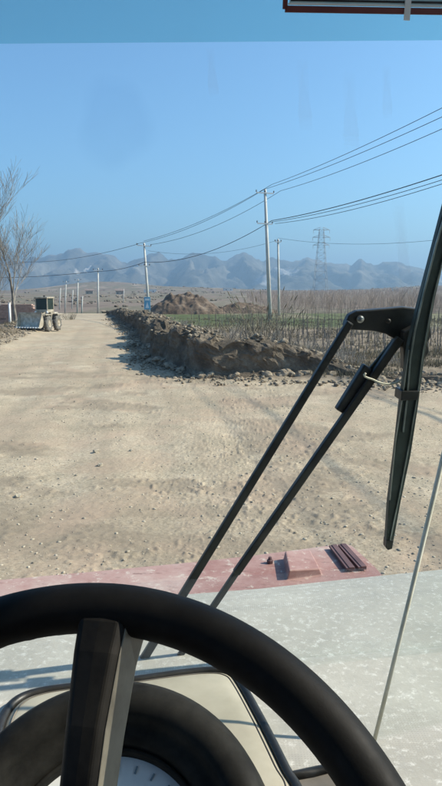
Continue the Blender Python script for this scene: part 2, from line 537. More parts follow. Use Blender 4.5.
def scatter_rocks(name, spots, m, parent=None, kind='stuff', label=None):
    """many small stones as one mesh"""
    protos = []
    for s in range(5):
        me = rock_mesh('p', 100 + s, m, 1 if s else 1)
        v = np.empty(len(me.vertices) * 3); me.vertices.foreach_get('co', v)
        f = np.array([list(p.vertices) for p in me.polygons])
        protos.append((v.reshape(-1, 3), f)); bpy.data.meshes.remove(me)
    V = []; Fc = []; b = 0
    rr = np.random.default_rng(len(spots))
    for x, y, z, s in spots:
        v, f = protos[rr.integers(5)]
        a = rr.random() * 6.28; ca, sa = math.cos(a), math.sin(a)
        sx, sy, sz = s * rr.uniform(.7, 1.3), s * rr.uniform(.7, 1.3), s * rr.uniform(.6, 1.1)
        p = np.stack([(v[:, 0] * ca - v[:, 1] * sa) * sx + x, (v[:, 0] * sa + v[:, 1] * ca) * sy + y, v[:, 2] * sz + z], -1)
        V.append(p); Fc.append(f + b); b += len(v)
    V = np.vstack(V); Fc = np.vstack(Fc).astype(np.int32)
    me = bpy.data.meshes.new(name)
    me.vertices.add(len(V)); me.vertices.foreach_set('co', V.ravel())
    me.loops.add(Fc.size); me.loops.foreach_set('vertex_index', Fc.ravel())
    me.polygons.add(len(Fc)); me.polygons.foreach_set('loop_start', np.arange(0, Fc.size, 3, dtype=np.int32))
    me.polygons.foreach_set('loop_total', np.full(len(Fc), 3, dtype=np.int32))
    me.update(calc_edges=True)
    me.materials.append(m)
    o = link(name, me, parent)
    tag(o, kind=kind, label=label)
    return o

rg = np.random.default_rng(5)
n = 17000
ysr = 5.8 + (rg.random(n) ** 1.5) * 26
xsr = rg.uniform(-1, 1, n) * (ysr * .42 + 1.5)
dens = fbm(xsr / 1.5, ysr / 1.0, 3, 6)
keep = (dens + rg.uniform(-.22, .22, n)) > .50
xsr, ysr = xsr[keep], ysr[keep]
szr = .010 + .038 * rg.random(len(xsr)) ** 5 + .0006 * ysr
zr = ground_h(xsr, ysr)
scatter_rocks('gravel', list(zip(xsr, ysr, zr, szr)), M['pebble'], label='loose gravel scattered over the dirt road')
# larger single stones on the road: each lies by itself
stone_px = [(96, 452, .11, 'pale stone lying alone on the road left of centre'), (100, 466, .10, 'small pale stone just below another on the left of the road'),
            (131, 450, .07, 'dark small stone right of the pale pair on the road'), (18, 498, .10, 'lone rounded stone low at the far left edge of the road')]
rock_protos = [rock_mesh('stone', 40 + k, M['pebble'], 2, .65) for k in range(3)]
for k, (px_, py_, s_, lb) in enumerate(stone_px):
    p = on_z(px_, py_, 0)
    o = link('stone', rock_protos[k % 3]); o.location = (p.x, p.y, gz(p.x, p.y) + s_ * .15)
    o.scale = (s_, s_ * .9, s_); o.rotation_euler.z = k * 1.3
    tag(o, lb, 'stone', 'larger stones lying on the road')

# ------------------------------------------------------------------ earth bank beside the road
path = [(13.0, 17.5, .08, 1.1), (9.5, 18.6, .12, 1.1), (6.8, 19.8, .18, 1.2), (4.9, 20.8, .17, 1.3), (3.7, 21.4, .50, 1.4), (2.4, 21.7, .92, 1.5), (1.1, 21.6, 1.22, 1.5), (-.2, 22.0, 1.42, 1.6), (-1.1, 23.6, 1.5, 1.7),
        (-1.8, 26.5, 1.45, 1.7), (-2.8, 31, 1.3, 1.7), (-3.5, 37, 1.25, 1.7), (-5.0, 44, 1.1, 1.6), (-6.9, 53, .95, 1.5), (-9.0, 62, .8, 1.5), (-11.8, 73, .6, 1.4)]
def bank():
    # resample the path evenly
    P = [Vector((x, y)) for x, y, _, _ in path]
    cum = [0]
    for i in range(1, len(P)): cum.append(cum[-1] + (P[i] - P[i - 1]).length)
    L = cum[-1]
    ns = 620
    # denser where near
    ss = np.linspace(0, 1, ns) ** 1.35 * L
    xs = np.interp(ss, cum, [p.x for p in P]); ys = np.interp(ss, cum, [p.y for p in P])
    ker = np.hanning(31); ker /= ker.sum()
    def sm(a): return np.convolve(np.pad(a, 15, 'edge'), ker, 'valid')
    xs, ys = sm(xs), sm(ys)
    hs = np.interp(ss, cum, [p[2] for p in path]); ws = np.interp(ss, cum, [p[3] for p in path])
    dx, dy = np.gradient(xs), np.gradient(ys)
    l = np.hypot(dx, dy); nxv, nyv = -dy / l, dx / l       # points away from the viewer's side ... (left normal)
    prof = [(-1.0, -.06), (-.84, .03), (-.72, .08), (-.62, .16), (-.59, .40), (-.57, .66), (-.54, .88), (-.36, .98), (-.1, 1.0), (.1, .95), (.3, .84), (.5, .7), (.7, .52), (.95, .34), (1.25, .16), (1.6, .03), (1.9, -.06)]
    pt = np.linspace(0, len(prof) - 1, 84)
    pu = np.interp(pt, range(len(prof)), [p[0] for p in prof]); pv = np.interp(pt, range(len(prof)), [p[1] for p in prof])
    V = []
    for i in range(ns):
        wig = (fbm(np.array([ss[i] / 2.2]), np.array([.5]), 3, 31)[0] - .5) * 1.7
        hk = hs[i] * (.64 + .68 * fbm(np.array([ss[i] / 1.5]), np.array([3.5]), 3, 33)[0])
        for k in range(len(pu)):
            uu = -pu[k]        # road side is on the right-hand side of travel? handled by the sign below
            off = pu[k] * ws[i] * .8
            off -= wig * .95 * max(0, 1 - abs(pu[k] + .5))
            x = xs[i] - nxv[i] * off; y = ys[i] - nyv[i] * off
            z = pv[k] * hk
            q = Vector((x, y, z))
            amp = .07 + (.21 if -.65 < pu[k] < -.5 else .26) * max(0, min(1, pv[k] * 1.4)) * min(1, hk)
            nv = noise.noise_vector(q * 1.3) * amp * .75 + noise.noise_vector(q * 3.1) * amp * .48 + noise.noise_vector(q * 7.5) * amp * .30 + noise.noise_vector(q * 17) * amp * .12
            V.append((q.x + nv.x, q.y + nv.y, q.z + nv.z * .8 + gz_fast(x, y)))
    nk = len(pu)
    Fq = [(i * nk + k, i * nk + k + 1, (i + 1) * nk + k + 1, (i + 1) * nk + k) for i in range(ns - 1) for k in range(nk - 1)]
    return V, Fq, ss, xs, ys, nxv, nyv, ws, hs
def gz_fast(x, y): return 0.03
V, Fq, ss, bxs, bys, bnx, bny, bws, bhs = bank()
bank_root = empty('earth_bank', (0, 24, 0), 'dark rough bank of dug earth running along the right side of the dirt road', 'earth bank')
link_mesh('bank_slope', V, Fq, M['soil'], bank_root, smooth=False)
Vn = np.array(V)
# clods that can be picked out one by one, then the finer rubble
clod_m = [rock_mesh('earth_clod', 60 + k, M['clod'], 2, .75) for k in range(6)]
rr = random.Random(11)
nk = 84
cnt = 0
while cnt < 130:
    i = int(rr.random() ** 1.3 * 430); k = (int(rr.triangular(0, 15, 6)) if rr.random() < .5 else int(rr.triangular(34, nk - 20, 42)))
    v = V[i * nk + k]
    if v[1] > 34 or abs(v[0]) > .42 * v[1]: continue
    s_ = rr.uniform(.10, .34) * (1.15 if k < 20 else .8)
    o = link('earth_clod', clod_m[rr.randrange(6)], bank_root)
    o.matrix_parent_inverse = Matrix.Translation((0, -24, 0))
    o.location = (v[0], v[1], v[2] + s_ * .12)
    o.scale = (s_ * rr.uniform(.8, 1.3), s_ * rr.uniform(.8, 1.2), s_)
    o.rotation_euler = (rr.uniform(-.5, .5), rr.uniform(-.5, .5), rr.uniform(0, 6.28))
    cnt += 1
sp_ = []
for _ in range(11000):
    i = int(rr.random() ** 1.2 * 560); k = int(rr.triangular(0, 15, 4)) if rr.random() < .5 else int(rr.triangular(34, nk - 5, 44))
    v = V[i * nk + k]
    out = rr.random() ** 2 * 1.6 if k < 8 else 0
    x = v[0] + bnx[i] * -out * 0 + rr.uniform(-.25, .25) - out * rr.uniform(-.1, .45); y = v[1] + rr.uniform(-.25, .25) - out
    z = v[2] if out < .05 else gz_fast(x, y)
    sp_.append((x, y, z + .005, .03 + .15 * rr.random() ** 2.4))
scatter_rocks('rubble', sp_, M['clod'], bank_root, label='crumbled earth and small stones at the foot of the bank')

# heap of dug earth further off
def heap(name, cx, cy, rx, ry, hz, mat, label, cat, seed=0):
    n = 90
    V = []; Fq = []
    for j in range(n):
        for i in range(n):
            a, b_ = (i / (n - 1) * 2 - 1) * 1.15, (j / (n - 1) * 2 - 1) * 1.15
            x, y = cx + a * rx, cy + b_ * ry
            q = Vector((x * .35 + seed, y * .35, seed))
            d = math.hypot(a, b_) + .16 * noise.fractal(q, .9, 2.0, 4)
            h = min(1, max(0, 1 - d) * 1.35) ** .85 * hz * (1.0 + .30 * noise.noise(q * 2.2) + .12 * noise.noise(q * 6))
            V.append((x, y, h - .1 + float(base_h(np.array([x]), np.array([y]))[0]) + .12 * noise.noise(Vector((x, y, 3)) * 1.2) * min(1, h * 3)))
    Fq = [(j * n + i, j * n + i + 1, (j + 1) * n + i + 1, (j + 1) * n + i) for j in range(n - 1) for i in range(n - 1)]
    r = empty(name, (cx, cy, 0), label, cat)
    link_mesh('heap_slope', V, Fq, mat, r)
    return r, V
hr, HV = heap('soil_heap', -4.2, 78, 5.2, 4.0, 2.15, M['redsoil'], 'big heap of reddish brown dug soil beyond the bank, left of the tall pole', 'soil heap', 2)
heap('soil_heap', 2.6, 80, 4.8, 3.0, 1.25, M['redsoil'], 'lower pale spread of soil trailing right of the big heap', 'soil heap', 5)

# ------------------------------------------------------------------ poles and wires
def pole(px_, py_top, base, r0, r1, label, arms=(), lean_px=None, mat='concrete', ins=True, group='utility poles along the road'):
    top = at(px_ if lean_px is None else lean_px, py_top, base[1])
    bz = gz(*base)
    top.z = max(top.z, bz + 1)
    root = empty('utility_pole', (base[0], base[1], bz), label, 'utility pole', group)
    mb = MB().tube([(base[0], base[1], bz - .3), (base[0] * .5 + top.x * .5, base[1], (bz + top.z) / 2), tuple(top)], [r0, (r0 + r1) / 2, r1], 12)
    mb.build('shaft', M[mat], root, smooth=True)
    pts = []
    for (dz, half, tilt) in arms:
        c = Vector((top.x, base[1] - r1 - .05, top.z - dz))
        a = c + Vector((-half * .9, -half * .35, tilt * half)); b_ = c + Vector((half * .9, half * .35, -tilt * half))
        MB().bar(a, b_, .09, .09, (0, 1, 0)).build('crossarm', M['darkmetal' if mat != 'concrete' else 'steel'], root)
        for q in (a, b_, c.lerp(b_, .02)):
            q2 = q + Vector((0, 0, .05))
            MB().lathe([(.0, .0), (.035, .0), (.055, .04), (.035, .08), (.055, .12), (.03, .17), (0, .18)], Matrix.Translation(q2), 8).build('insulator', M['insul'], root)
            pts.append(q + Vector((0, 0, .2)))
    return root, top, pts

A_base = (4.35, 58.0)
pA, topA, armA = pole(265, 189, A_base, .19, .11, 'tallest pale concrete utility pole in the middle of the view, with cross arm', [(.35, .85, 0.0), (2.9, .75, .02)])
pB, topB, armB = pole(278, 239, (6.1, 69.0), .15, .09, 'thin grey pole just right of the tallest pole and half its height', [(.3, .35, 0)])
pC, topC, armC = pole(144, 243, (-7.75, 71.0), .17, .10, 'pale concrete pole leaning left beside the small blue sign', [(.3, .8, .05), (2.4, .6, 0)], lean_px=144)
pD, topD, armD = pole(98, 268, (-15.7, 84.0), .15, .08, 'concrete pole standing alone where the road meets the plain', [(.3, .6, 0)])
far_poles = [(78, 279, 104, 'tall far pole left of the lone concrete pole'), (66, 281, 112, 'second tall far pole, nearer the left of the row'),
             (60.5, 288, 128, 'leftmost short far pole of the row above the loader'), (73, 290, 134, 'short far pole between the two tall far poles'),
             (82.5, 296, 108, 'shortest far pole just right of the tall far pole'), (124, 289, 190, 'tiny far pole on the plain right of the lone concrete pole')]
fp = []
for px_, pt_, Y_, lb in far_poles:
    x = (px_ - 221) / F * Y_
    fp.append(pole(px_, pt_, (x, Y_), .13, .08, lb, [(.25, .45, 0)] if pt_ < 284 else []))
# the next pole of the line stands just outside the picture on the right
E_base = (22.06, 7.6)
rootE = empty('utility_pole', (E_base[0], E_base[1], 0), 'near concrete pole carrying the wires out of the right of the picture', 'utility pole', 'utility poles along the road')
MB().tube([(22.06, 7.6, -.3), (22.06, 7.6, 15.4)], [.2, .12], 12).build('shaft', M['concrete'], rootE, smooth=True)

def wire(a, b_, sag, r=.018, label='', n=40):
    a, b_ = Vector(a), Vector(b_)
    pts = []
    for i in range(n + 1):
        t_ = i / n
        p = a.lerp(b_, t_); p.z -= sag * 4 * t_ * (1 - t_)
        pts.append(p)
    o = MB().tube(pts, r, 5).build('overhead_wire', M['wire'])
    tag(o, label, 'wire', 'overhead wires between the poles')
    return o
def endE(px_, py_, a, sg, Y_=35.0):
    """end on the near pole so that the wire passes the right edge of the picture where it does in the photo"""
    q = at(px_, py_, Y_)
    a = Vector(a)
    t_ = (a.y - E_base[1]) / (a.y - q.y)
    u_ = 1 / t_; q.z += sg * 4 * u_ * (1 - u_)
    e = a + (q - a) * t_
    return e
tA = Vector((4.35, 57.8, topA.z))
s_top = [(0, .35, 0.1), (-.7, .1, -.35), (.75, -.1, -.35)]
top_wires = [((0, 0, .35), (442, 108), .9, 'topmost of the wires running up to the right from the tallest pole'),
             ((-.7, -.2, -.1), (442, 117), 1.0, 'second wire from the top running up to the right from the tallest pole'),
             ((.75, .2, -.15), (442, 129), 1.0, 'third wire from the top running up to the right from the tallest pole')]
for off, (px_, py_), sg, lb in top_wires:
    a = tA + Vector(off)
    wire(a, endE(px_, py_, a, sg), sg, .017, lb)
low_wires = [((0, 0, -2.65), (442, 175), 1.1, .028, 'thick upper cable of the lower bundle right of the tallest pole'),
             ((-.3, 0, -2.8), (442, 180), 1.25, .018, 'middle thin cable of the lower bundle right of the tallest pole'),
             ((.3, 0, -2.9), (442, 184), 1.4, .018, 'lowest thin cable of the lower bundle right of the tallest pole')]
for off, (px_, py_), sg, r_, lb in low_wires:
    a = tA + Vector(off)
    wire(a, endE(px_, py_, a, sg), sg, r_, lb)
tC = Vector((topC.x, 70.9, topC.z)); tD = Vector((topD.x, 83.9, topD.z))
for k, (o1, o2, sg, lb) in enumerate([((0, 0, .35), (0, 0, .2), .5, 'uppermost wire from the tallest pole down to the leaning pole'),
                                    ((-.7, -.2, -.1), (-.7, -.2, -.1), .6, 'wire second from the top between the tallest and leaning poles'),
                                    ((.75, .2, -.15), (.7, .2, -.15), .75, 'third wire between the tallest and leaning poles'),
                                    ((0, 0, -2.65), (0, 0, -2.0), 1.0, 'thick low sagging cable between the tallest and leaning poles')]):
    wire(tA + Vector(o1), tC + Vector(o2), sg, .026 if k == 3 else .018, lb)
wire(tC + Vector((-.6, 0, -.1)), at(27, 262, 95), .5, .022, 'upper dark wire crossing in front of the mountains left of the leaning pole')
wire(at(27, 262, 95), at(-90, 262, 110), .8, .02, 'upper dark wire carried on past the bare tree to the left edge')
wire(tC + Vector((0, 0, -2.0)), tD + Vector((0, 0, -.4)), .25, .028, 'lower thick cable from the leaning pole to the lone pole')
wire(tD + Vector((0, 0, -.4)), at(-60, 276, 100), .5, .03, 'lower thick cable from the lone pole past the bare tree')
wire(topB + Vector((0, 0, .1)), at(470, 236, 50), .6, .012, 'faint thin wire running right from the short grey pole')
wire(topB + Vector((0, 0, -.1)), tC + Vector((.4, 0, -.8)), .8, .012, 'faint thin wire running left from the short grey pole')

# blue board beside the leaning pole
sg_b = (-7.9, 69.5)
sroot = empty('sign_board', (*sg_b, 0), 'small blue and white board on posts beside the leaning pole', 'sign')
a = at(144, 297, 69.5); b_ = at(150.5, 309.5, 69.5)
cx_, cz_ = (a.x + b_.x) / 2, (a.z + b_.z) / 2; ww, hh = b_.x - a.x, a.z - b_.z
MB().box((cx_, 69.5, cz_), (ww, .06, hh)).build('board', M['signblue'], sroot, bevel=.01)
MB().box((cx_, 69.46, cz_ + hh * .30), (ww * .7, .02, hh * .16)).build('white_band', M['signwhite'], sroot)
MB().prism([(cx_ - ww * .3, 69.455, cz_ - hh * .38), (cx_ + ww * .3, 69.455, cz_ - hh * .38), (cx_, 69.455, cz_ + hh * .12)], (0, .02, 0)).build('white_panel', M['signwhite'], sroot)
for sx in (-.4, .4):
    MB().tube([(cx_ + sx * ww, 69.56, -.2), (cx_ + sx * ww, 69.56, cz_ + hh / 2)], .03, 8).build('post', M['steel'], sroot)

# lattice pylon
def pylon(px_, Y_, ytop, label):
    x0 = (px_ - 221) / F * Y_
    bz = float(base_h(np.array([x0]), np.array([Y_]))[0]) - 1
    zt = at(px_, ytop, Y_).z
    root = empty('lattice_pylon', (x0, Y_, bz), label, 'pylon')
    Hh = zt - bz
    def wdt(f): return 4.6 * (1 - f) + 1.3 * f if f < .65 else 2.4 - (f - .65) * 3.5
    lv = [0, .12, .24, .35, .45, .54, .62, .70, .77, .84, .90, .96]
    c4 = [(-1, -1), (1, -1), (1, 1), (-1, 1)]
    for sx, sy in c4:
        MB().tube([(x0 + sx * wdt(f), Y_ + sy * wdt(f), bz + f * Hh) for f in lv], .10, 4).build('leg', M['pylonsteel'], root)
    mb = MB()
    for i in range(len(lv) - 1):
        for k in range(4):
            (ax, ay), (bx, by) = c4[k], c4[(k + 1) % 4]
            f0, f1 = lv[i], lv[i + 1]
            p00 = (x0 + ax * wdt(f0), Y_ + ay * wdt(f0), bz + f0 * Hh); p11 = (x0 + bx * wdt(f1), Y_ + by * wdt(f1), bz + f1 * Hh)
            p10 = (x0 + bx * wdt(f0), Y_ + by * wdt(f0), bz + f0 * Hh); p01 = (x0 + ax * wdt(f1), Y_ + ay * wdt(f1), bz + f1 * Hh)
            mb.tube([p00, p11], .05, 3, False); mb.tube([p10, p01], .05, 3, False); mb.tube([p01, p11], .05, 3, False)
    mb.build('bracing', M['pylonsteel'], root, fix=False)
    for f, hl in ((.945, 5.2), (.84, 5.6), (.73, 5.2)):
        z = bz + f * Hh
        mb = MB()
        for s in (-1, 1):
            tip = (x0 + s * hl, Y_, z)
            for sy in (-1, 1):
                mb.tube([(x0 + s * 1.2, Y_ + sy * 1.2, z), tip], .12, 4)
                mb.tube([(x0 + s * .8, Y_ + sy * .8, z + 1.6), tip], .10, 4)
            mb.tube([tip, (tip[0], tip[1], z - 2.2)], .1, 4)
        mb.build('crossarm', M['pylonsteel'], root, fix=False)
    return root
pylon(319, 430, 226, 'tall lattice electricity pylon far off in front of the mountains')

# ------------------------------------------------------------------ far buildings
def house(px_, Y_, w_, h_, label, mroof='roof', flat=False, group='small far buildings on the plain', rz=0.15):
    x0 = (px_ - 221) / F * Y_
    bz = float(base_h(np.array([x0]), np.array([Y_]))[0]) - .3
    r = empty('house', (x0, Y_, bz), label, 'house', group)
    w_ *= .6; h_ *= .75
    d = w_ * .6
    MB().box((x0, Y_, bz + h_ / 2), (w_, d, h_), rz).build('wall', M['white' if mroof == 'white' else 'plaster'], r)
    Mz = Matrix.Rotation(rz, 3, 'Z')
    T = lambda x, y, z: Vector((x0, Y_, bz)) + Mz @ Vector((x, y, z))
    rf = MB()
    e = .5
    if flat:
        rf.box((x0, Y_, bz + h_ + .15), (w_ + .6, d + .6, .3), rz)
    else:
        k = h_ * .42
        for s in (-1, 1):
            rf.prism([T(-w_ / 2 - e, s * (d / 2 + e), h_ - .1), T(w_ / 2 + e, s * (d / 2 + e), h_ - .1), T(w_ / 2 + e, 0, h_ + k), T(-w_ / 2 - e, 0, h_ + k)], (0, 0, .2))
    rf.build('roof', M[mroof], r)
    for q in (-.25, .25):
        c = T(q * w_, -d / 2 - .01, h_ * .45)
        MB().box(c, (w_ * .10, .06, h_ * .3), rz).build('window', M['hwin'], r)
    return r
house(393, 480, 7, 3.0, 'tiny white building on top of the orchard hill, above the wiper head', 'white', True)
house(151, 520, 16, 3.4, 'long white shed on the plain right of the leaning pole', 'white', True)
house(121, 400, 8, 3.2, 'red roofed house left of the leaning pole on the plain')
house(91, 430, 8, 3.2, 'red roofed house just left of the lone pole on the plain')
house(228, 620, 14, 3.5, 'pale low shed far behind the soil heap', 'white', True)

# low scrub and far bushes on the plain: a mass nobody could count
def scrub():
    rr = np.random.default_rng(77)
    me = rock_mesh('p', 3, M['scrub'], 1, .75)
    v = np.empty(len(me.vertices) * 3); me.vertices.foreach_get('co', v); v = v.reshape(-1, 3)
    f = np.array([list(p.vertices) for p in me.polygons]); bpy.data.meshes.remove(me)
    V = []; Fc = []; b = 0; n = 0
    while n < 700:
        Y_ = 110 + 1500 * rr.random() ** 1.7
        x = rr.uniform(-.62, .45) * Y_
        if vnoise(np.array([x / 55]), np.array([Y_ / 70]), 7)[0] < .53 and rr.random() > .12: continue
        if x > .02 * Y_ and Y_ < 520: continue
        z = float(base_h(np.array([x]), np.array([Y_]))[0])
        s0 = rr.uniform(.3, 1.0) * (1 + Y_ / 600)
        for k in range(3):                      # a bush is a few broken clumps
            p = v * np.array([s0 * rr.uniform(.7, 1.5), s0 * rr.uniform(.7, 1.5), s0 * rr.uniform(.4, .9)]) + rr.normal(size=v.shape) * s0 * .09
            V.append(p + np.array([x + rr.normal() * s0, Y_ + rr.normal() * s0, z + s0 * .2])); Fc.append(f + b); b += len(v)
        n += 1
    o = link_mesh('far_scrub', np.vstack(V).tolist(), np.vstack(Fc).tolist(), M['scrub'])
    tag(o, 'dull brown scrub and hedges scattered over the far plain', 'scrub', kind='stuff')
M['scrub'] = simple('winter_scrub', (.13, .105, .08), (.25, .205, .16), .05, .95, spec=.1)
scrub()

# ------------------------------------------------------------------ trellis rows (young orchard supports)
row_posts = [0]
def trellis(Y0, x0, x1, tilt, hgt, step_, label):
    root = empty('trellis_row', ((x0 + x1) / 2, Y0, 0), label, 'trellis', 'trellis rows behind the earth bank')
    rr = random.Random(int(Y0 * 10))
    n = int((x1 - x0) / step_)
    tops = []
    base_me = None
    for i in range(n + 1):
        if row_posts[0] >= 290: break
        x = x0 + (x1 - x0) * i / n + rr.uniform(-.1, .1); y = Y0 + tilt * (x - x0) + rr.uniform(-.08, .08)
        z = gz(x, y); h = hgt * rr.uniform(.88, 1.1)
        lx, ly = rr.uniform(-.07, .07), rr.uniform(-.07, .07)
        MB().tube([(x, y, z - .1), (x + lx, y + ly, z + h)], [.023, .018], 5).build('post', M['post'], root)
        row_posts[0] += 1
        tops.append(Vector((x + lx, y + ly, z + h)))
    for f in (.55, .97):
        mb = MB()
        pts = []
        for q in tops:
            pts.append(Vector((q.x, q.y - .03, q.z - (1 - f) * hgt)))
        mb.tube(pts, .006, 3)
        mb.build('line_wire', M['wire'], root, fix=False)
    # bare vine canes tied along the row
    mb = MB()
    for i in range(int((x1 - x0) * 1.6)):
        x = rr.uniform(x0, x1); y = Y0 + tilt * (x - x0)
        z = gz(x, y)
        p = Vector((x, y, z)); pts = [p.copy()]
        for k in range(4):
            p = p + Vector((rr.uniform(-.12, .12), rr.uniform(-.06, .06), hgt * rr.uniform(.16, .3))); pts.append(p.copy())
        mb.tube(pts, [.014, .011, .009, .006, .003], 3, False)
    c = mb.build('cane', M['twig'], root, fix=False); c['kind'] = 'stuff'
    return root
trellis(27.5, 2.6, 12.5, .03, .95, .33, 'nearest trellis row of thin dark posts behind the bank')
trellis(31.5, 1.8, 14.0, .03, 1.0, .38, 'second trellis row from the bank')
trellis(36, 1.0, 15.5, .03, 1.05, .42, 'third trellis row from the bank')
trellis(41, .0, 17.5, .03, 1.1, .5, 'fourth trellis row from the bank')
trellis(47, -1.5, 20, .03, 1.15, .6, 'fifth trellis row from the bank')
trellis(55, -2.5, 22, .03, 1.2, .7, 'farthest trellis row along the edge of the green field')

# ------------------------------------------------------------------ bare orchard saplings on the hill: nobody could count them
def orchard():
    rr = np.random.default_rng(8)
    V = []; Fc = []
    b = 0
    def stick(p, q, r0, r1):
        nonlocal b
        a = np.array([[1, 0], [-.5, .87], [-.5, -.87]])
        for (pp, r_) in ((p, r0), (q, r1)):
            for k in range(3): V.append((pp[0] + a[k][0] * r_, pp[1] + a[k][1] * r_, pp[2]))
        for k in range(3):
            k2 = (k + 1) % 3
            Fc.append((b + k, b + k2, b + 3 + k2, b + 3 + k))
        b += 6
    n = 0
    while n < 5200:
        Y_ = 74 + 430 * rr.random() ** 1.05
        lo = -.02 if Y_ < 110 else .0
        x = Y_ * rr.uniform(.02 if Y_ > 90 else .10, .50)
        row = 5.0 if Y_ > 90 else 3.5
        x = round(x / row) * row + rr.normal() * .25
        if x < 6 + (Y_ - 60) * .02: continue
        z = float(base_h(np.array([x]), np.array([Y_]))[0]) - .1
        h = rr.uniform(1.7, 3.0)
        r_ = .013 + Y_ * .00010
        stick((x, Y_, z), (x + rr.normal() * .12, Y_, z + h), r_ * 1.3, r_ * .5)
        for k in range(6 if Y_ < 200 else 4):
            f = rr.uniform(.25, .8); a = rr.random() * 6.28; l_ = rr.uniform(.5, 1.2)
            stick((x, Y_, z + h * f), (x + math.cos(a) * l_ * .5, Y_ + math.sin(a) * l_ * .5, z + h * f + l_), r_ * .7, r_ * .35)
        n += 1
    o = link_mesh('orchard_saplings', V, Fc, M['sapling'])
    tag(o, 'mass of bare thin young fruit trees covering the hill on the right', 'orchard', kind='stuff')
orchard()

# ------------------------------------------------------------------ bare trees at the left edge
def bare_tree(base, height, seed, label, lean=(0, 0), spread=.42, r0=.16, levels=4, fork=.42):
    rr = random.Random(seed)
    z0 = gz(*base)
    root = empty('bare_tree', (base[0], base[1], z0), label, 'tree', 'bare trees at the left of the road')
    trunk = MB(); crown = MB()
    def branch(p, d, L, r, lv):
        n = 5 if lv > 1 else 4
        pts = [p.copy()]; rad = [r]
        q = p.copy(); dd = d.copy()
        kids = []
        for i in range(n):
            dd = (dd + Vector((rr.uniform(-1, 1), rr.uniform(-1, 1), rr.uniform(-.3, .8))) * .10).normalized()
            q = q + dd * (L / n)
            pts.append(q.copy()); rad.append(max(r * (1 - .55 * (i + 1) / n), .007))
            if lv > 0 and i >= 1 - (lv < 3):
                kids.append((q.copy(), dd.copy(), rad[-1]))
        (trunk if lv == levels else crown).tube(pts, rad, 6 if lv > 2 else (4 if lv > 0 else 3), False)
        if lv == 0: return
        for (c, cd, cr) in kids:
            for k in range(1 if lv > 3 or rr.random() < .62 else 2):
                a = rr.uniform(0, 6.283)
                side = Vector((math.cos(a), math.sin(a), rr.uniform(-.05, .5)))
                nd = (cd * (1 - spread * .5) + side * spread * rr.uniform(.7, 1.3) + Vector((0, 0, .25))).normalized()
                branch(c, nd, L * rr.uniform(.45, .72), cr * rr.uniform(.34, .5), lv - 1)
        branch(q, (dd + Vector((rr.uniform(-.2, .2), rr.uniform(-.2, .2), .1))).normalized(), L * .68, rad[-1] * .9, lv - 1)
    p0 = Vector((base[0], base[1], z0 - .2))
    branch(p0, Vector((lean[0], lean[1], 1)).normalized(), height * fork, r0, levels)
    trunk.build('trunk', M['bark'], root, smooth=True, fix=False)
    crown.build('crown', M['twig'], root, fix=False)
    return root
bare_tree((-15.6, 50), 11.0, 21, 'bare grey tree with forked crown standing behind the loader bucket', (-.02, 0), .62, .15, 4, .36)
bare_tree((-16.4, 43), 12.6, 5, 'bare tree cut by the left edge of the picture, its twigs highest', (.0, 0), .55, .16, 4, .36)
bare_tree((-19.5, 57), 8.0, 9, 'smaller bare tree at the left edge behind the taller two', (.05, 0), .5, .10, 3, .40)
pw = at(9, 303, 47.5)
wp = empty('white_post', (pw.x, 47.5, 0), 'short white post beside the bare tree at the left', 'post')
MB().tube([(pw.x, 47.5, -.2), (pw.x + .02, 47.5, pw.z)], [.09, .08], 10).build('shaft', M['white'], wp, smooth=True)
MB().tube([(pw.x + .02, 47.5, pw.z), (pw.x + .02, 47.5, pw.z + .05)], [.10, .10], 10).build('cap', M['concrete'], wp)

# brick stack / ruined wall behind the loader
br = empty('brick_stack', (-18.2, 52, 0), 'long pink brick stack behind the loader at the left edge', 'brick stack')
rr = random.Random(4)
mb = MB()
for row in range(21):
    x = -23.5 + (.12 if row % 2 else 0)
    while x < -14.0:
        top_ok = row < 19 - 5 * max(0, math.sin((x + 20) * 1.1)) - (x + 14 > -.9) * 4
        if top_ok and rr.random() > .02:
            mb.box((x + .12, 52 + rr.uniform(-.012, .012) + (x + 14) * .03, .05 + row * .085 + .035), (.225, .5, .072), rr.uniform(-.02, .02))
        x += .24
bb = mb.build('bricks', M['brickm'], br); bb['kind'] = 'stuff'
MB().box((-18.9, 52.05 - .15, .62), (9.0, .30, 1.1)).build('core', M['mortar'], br)

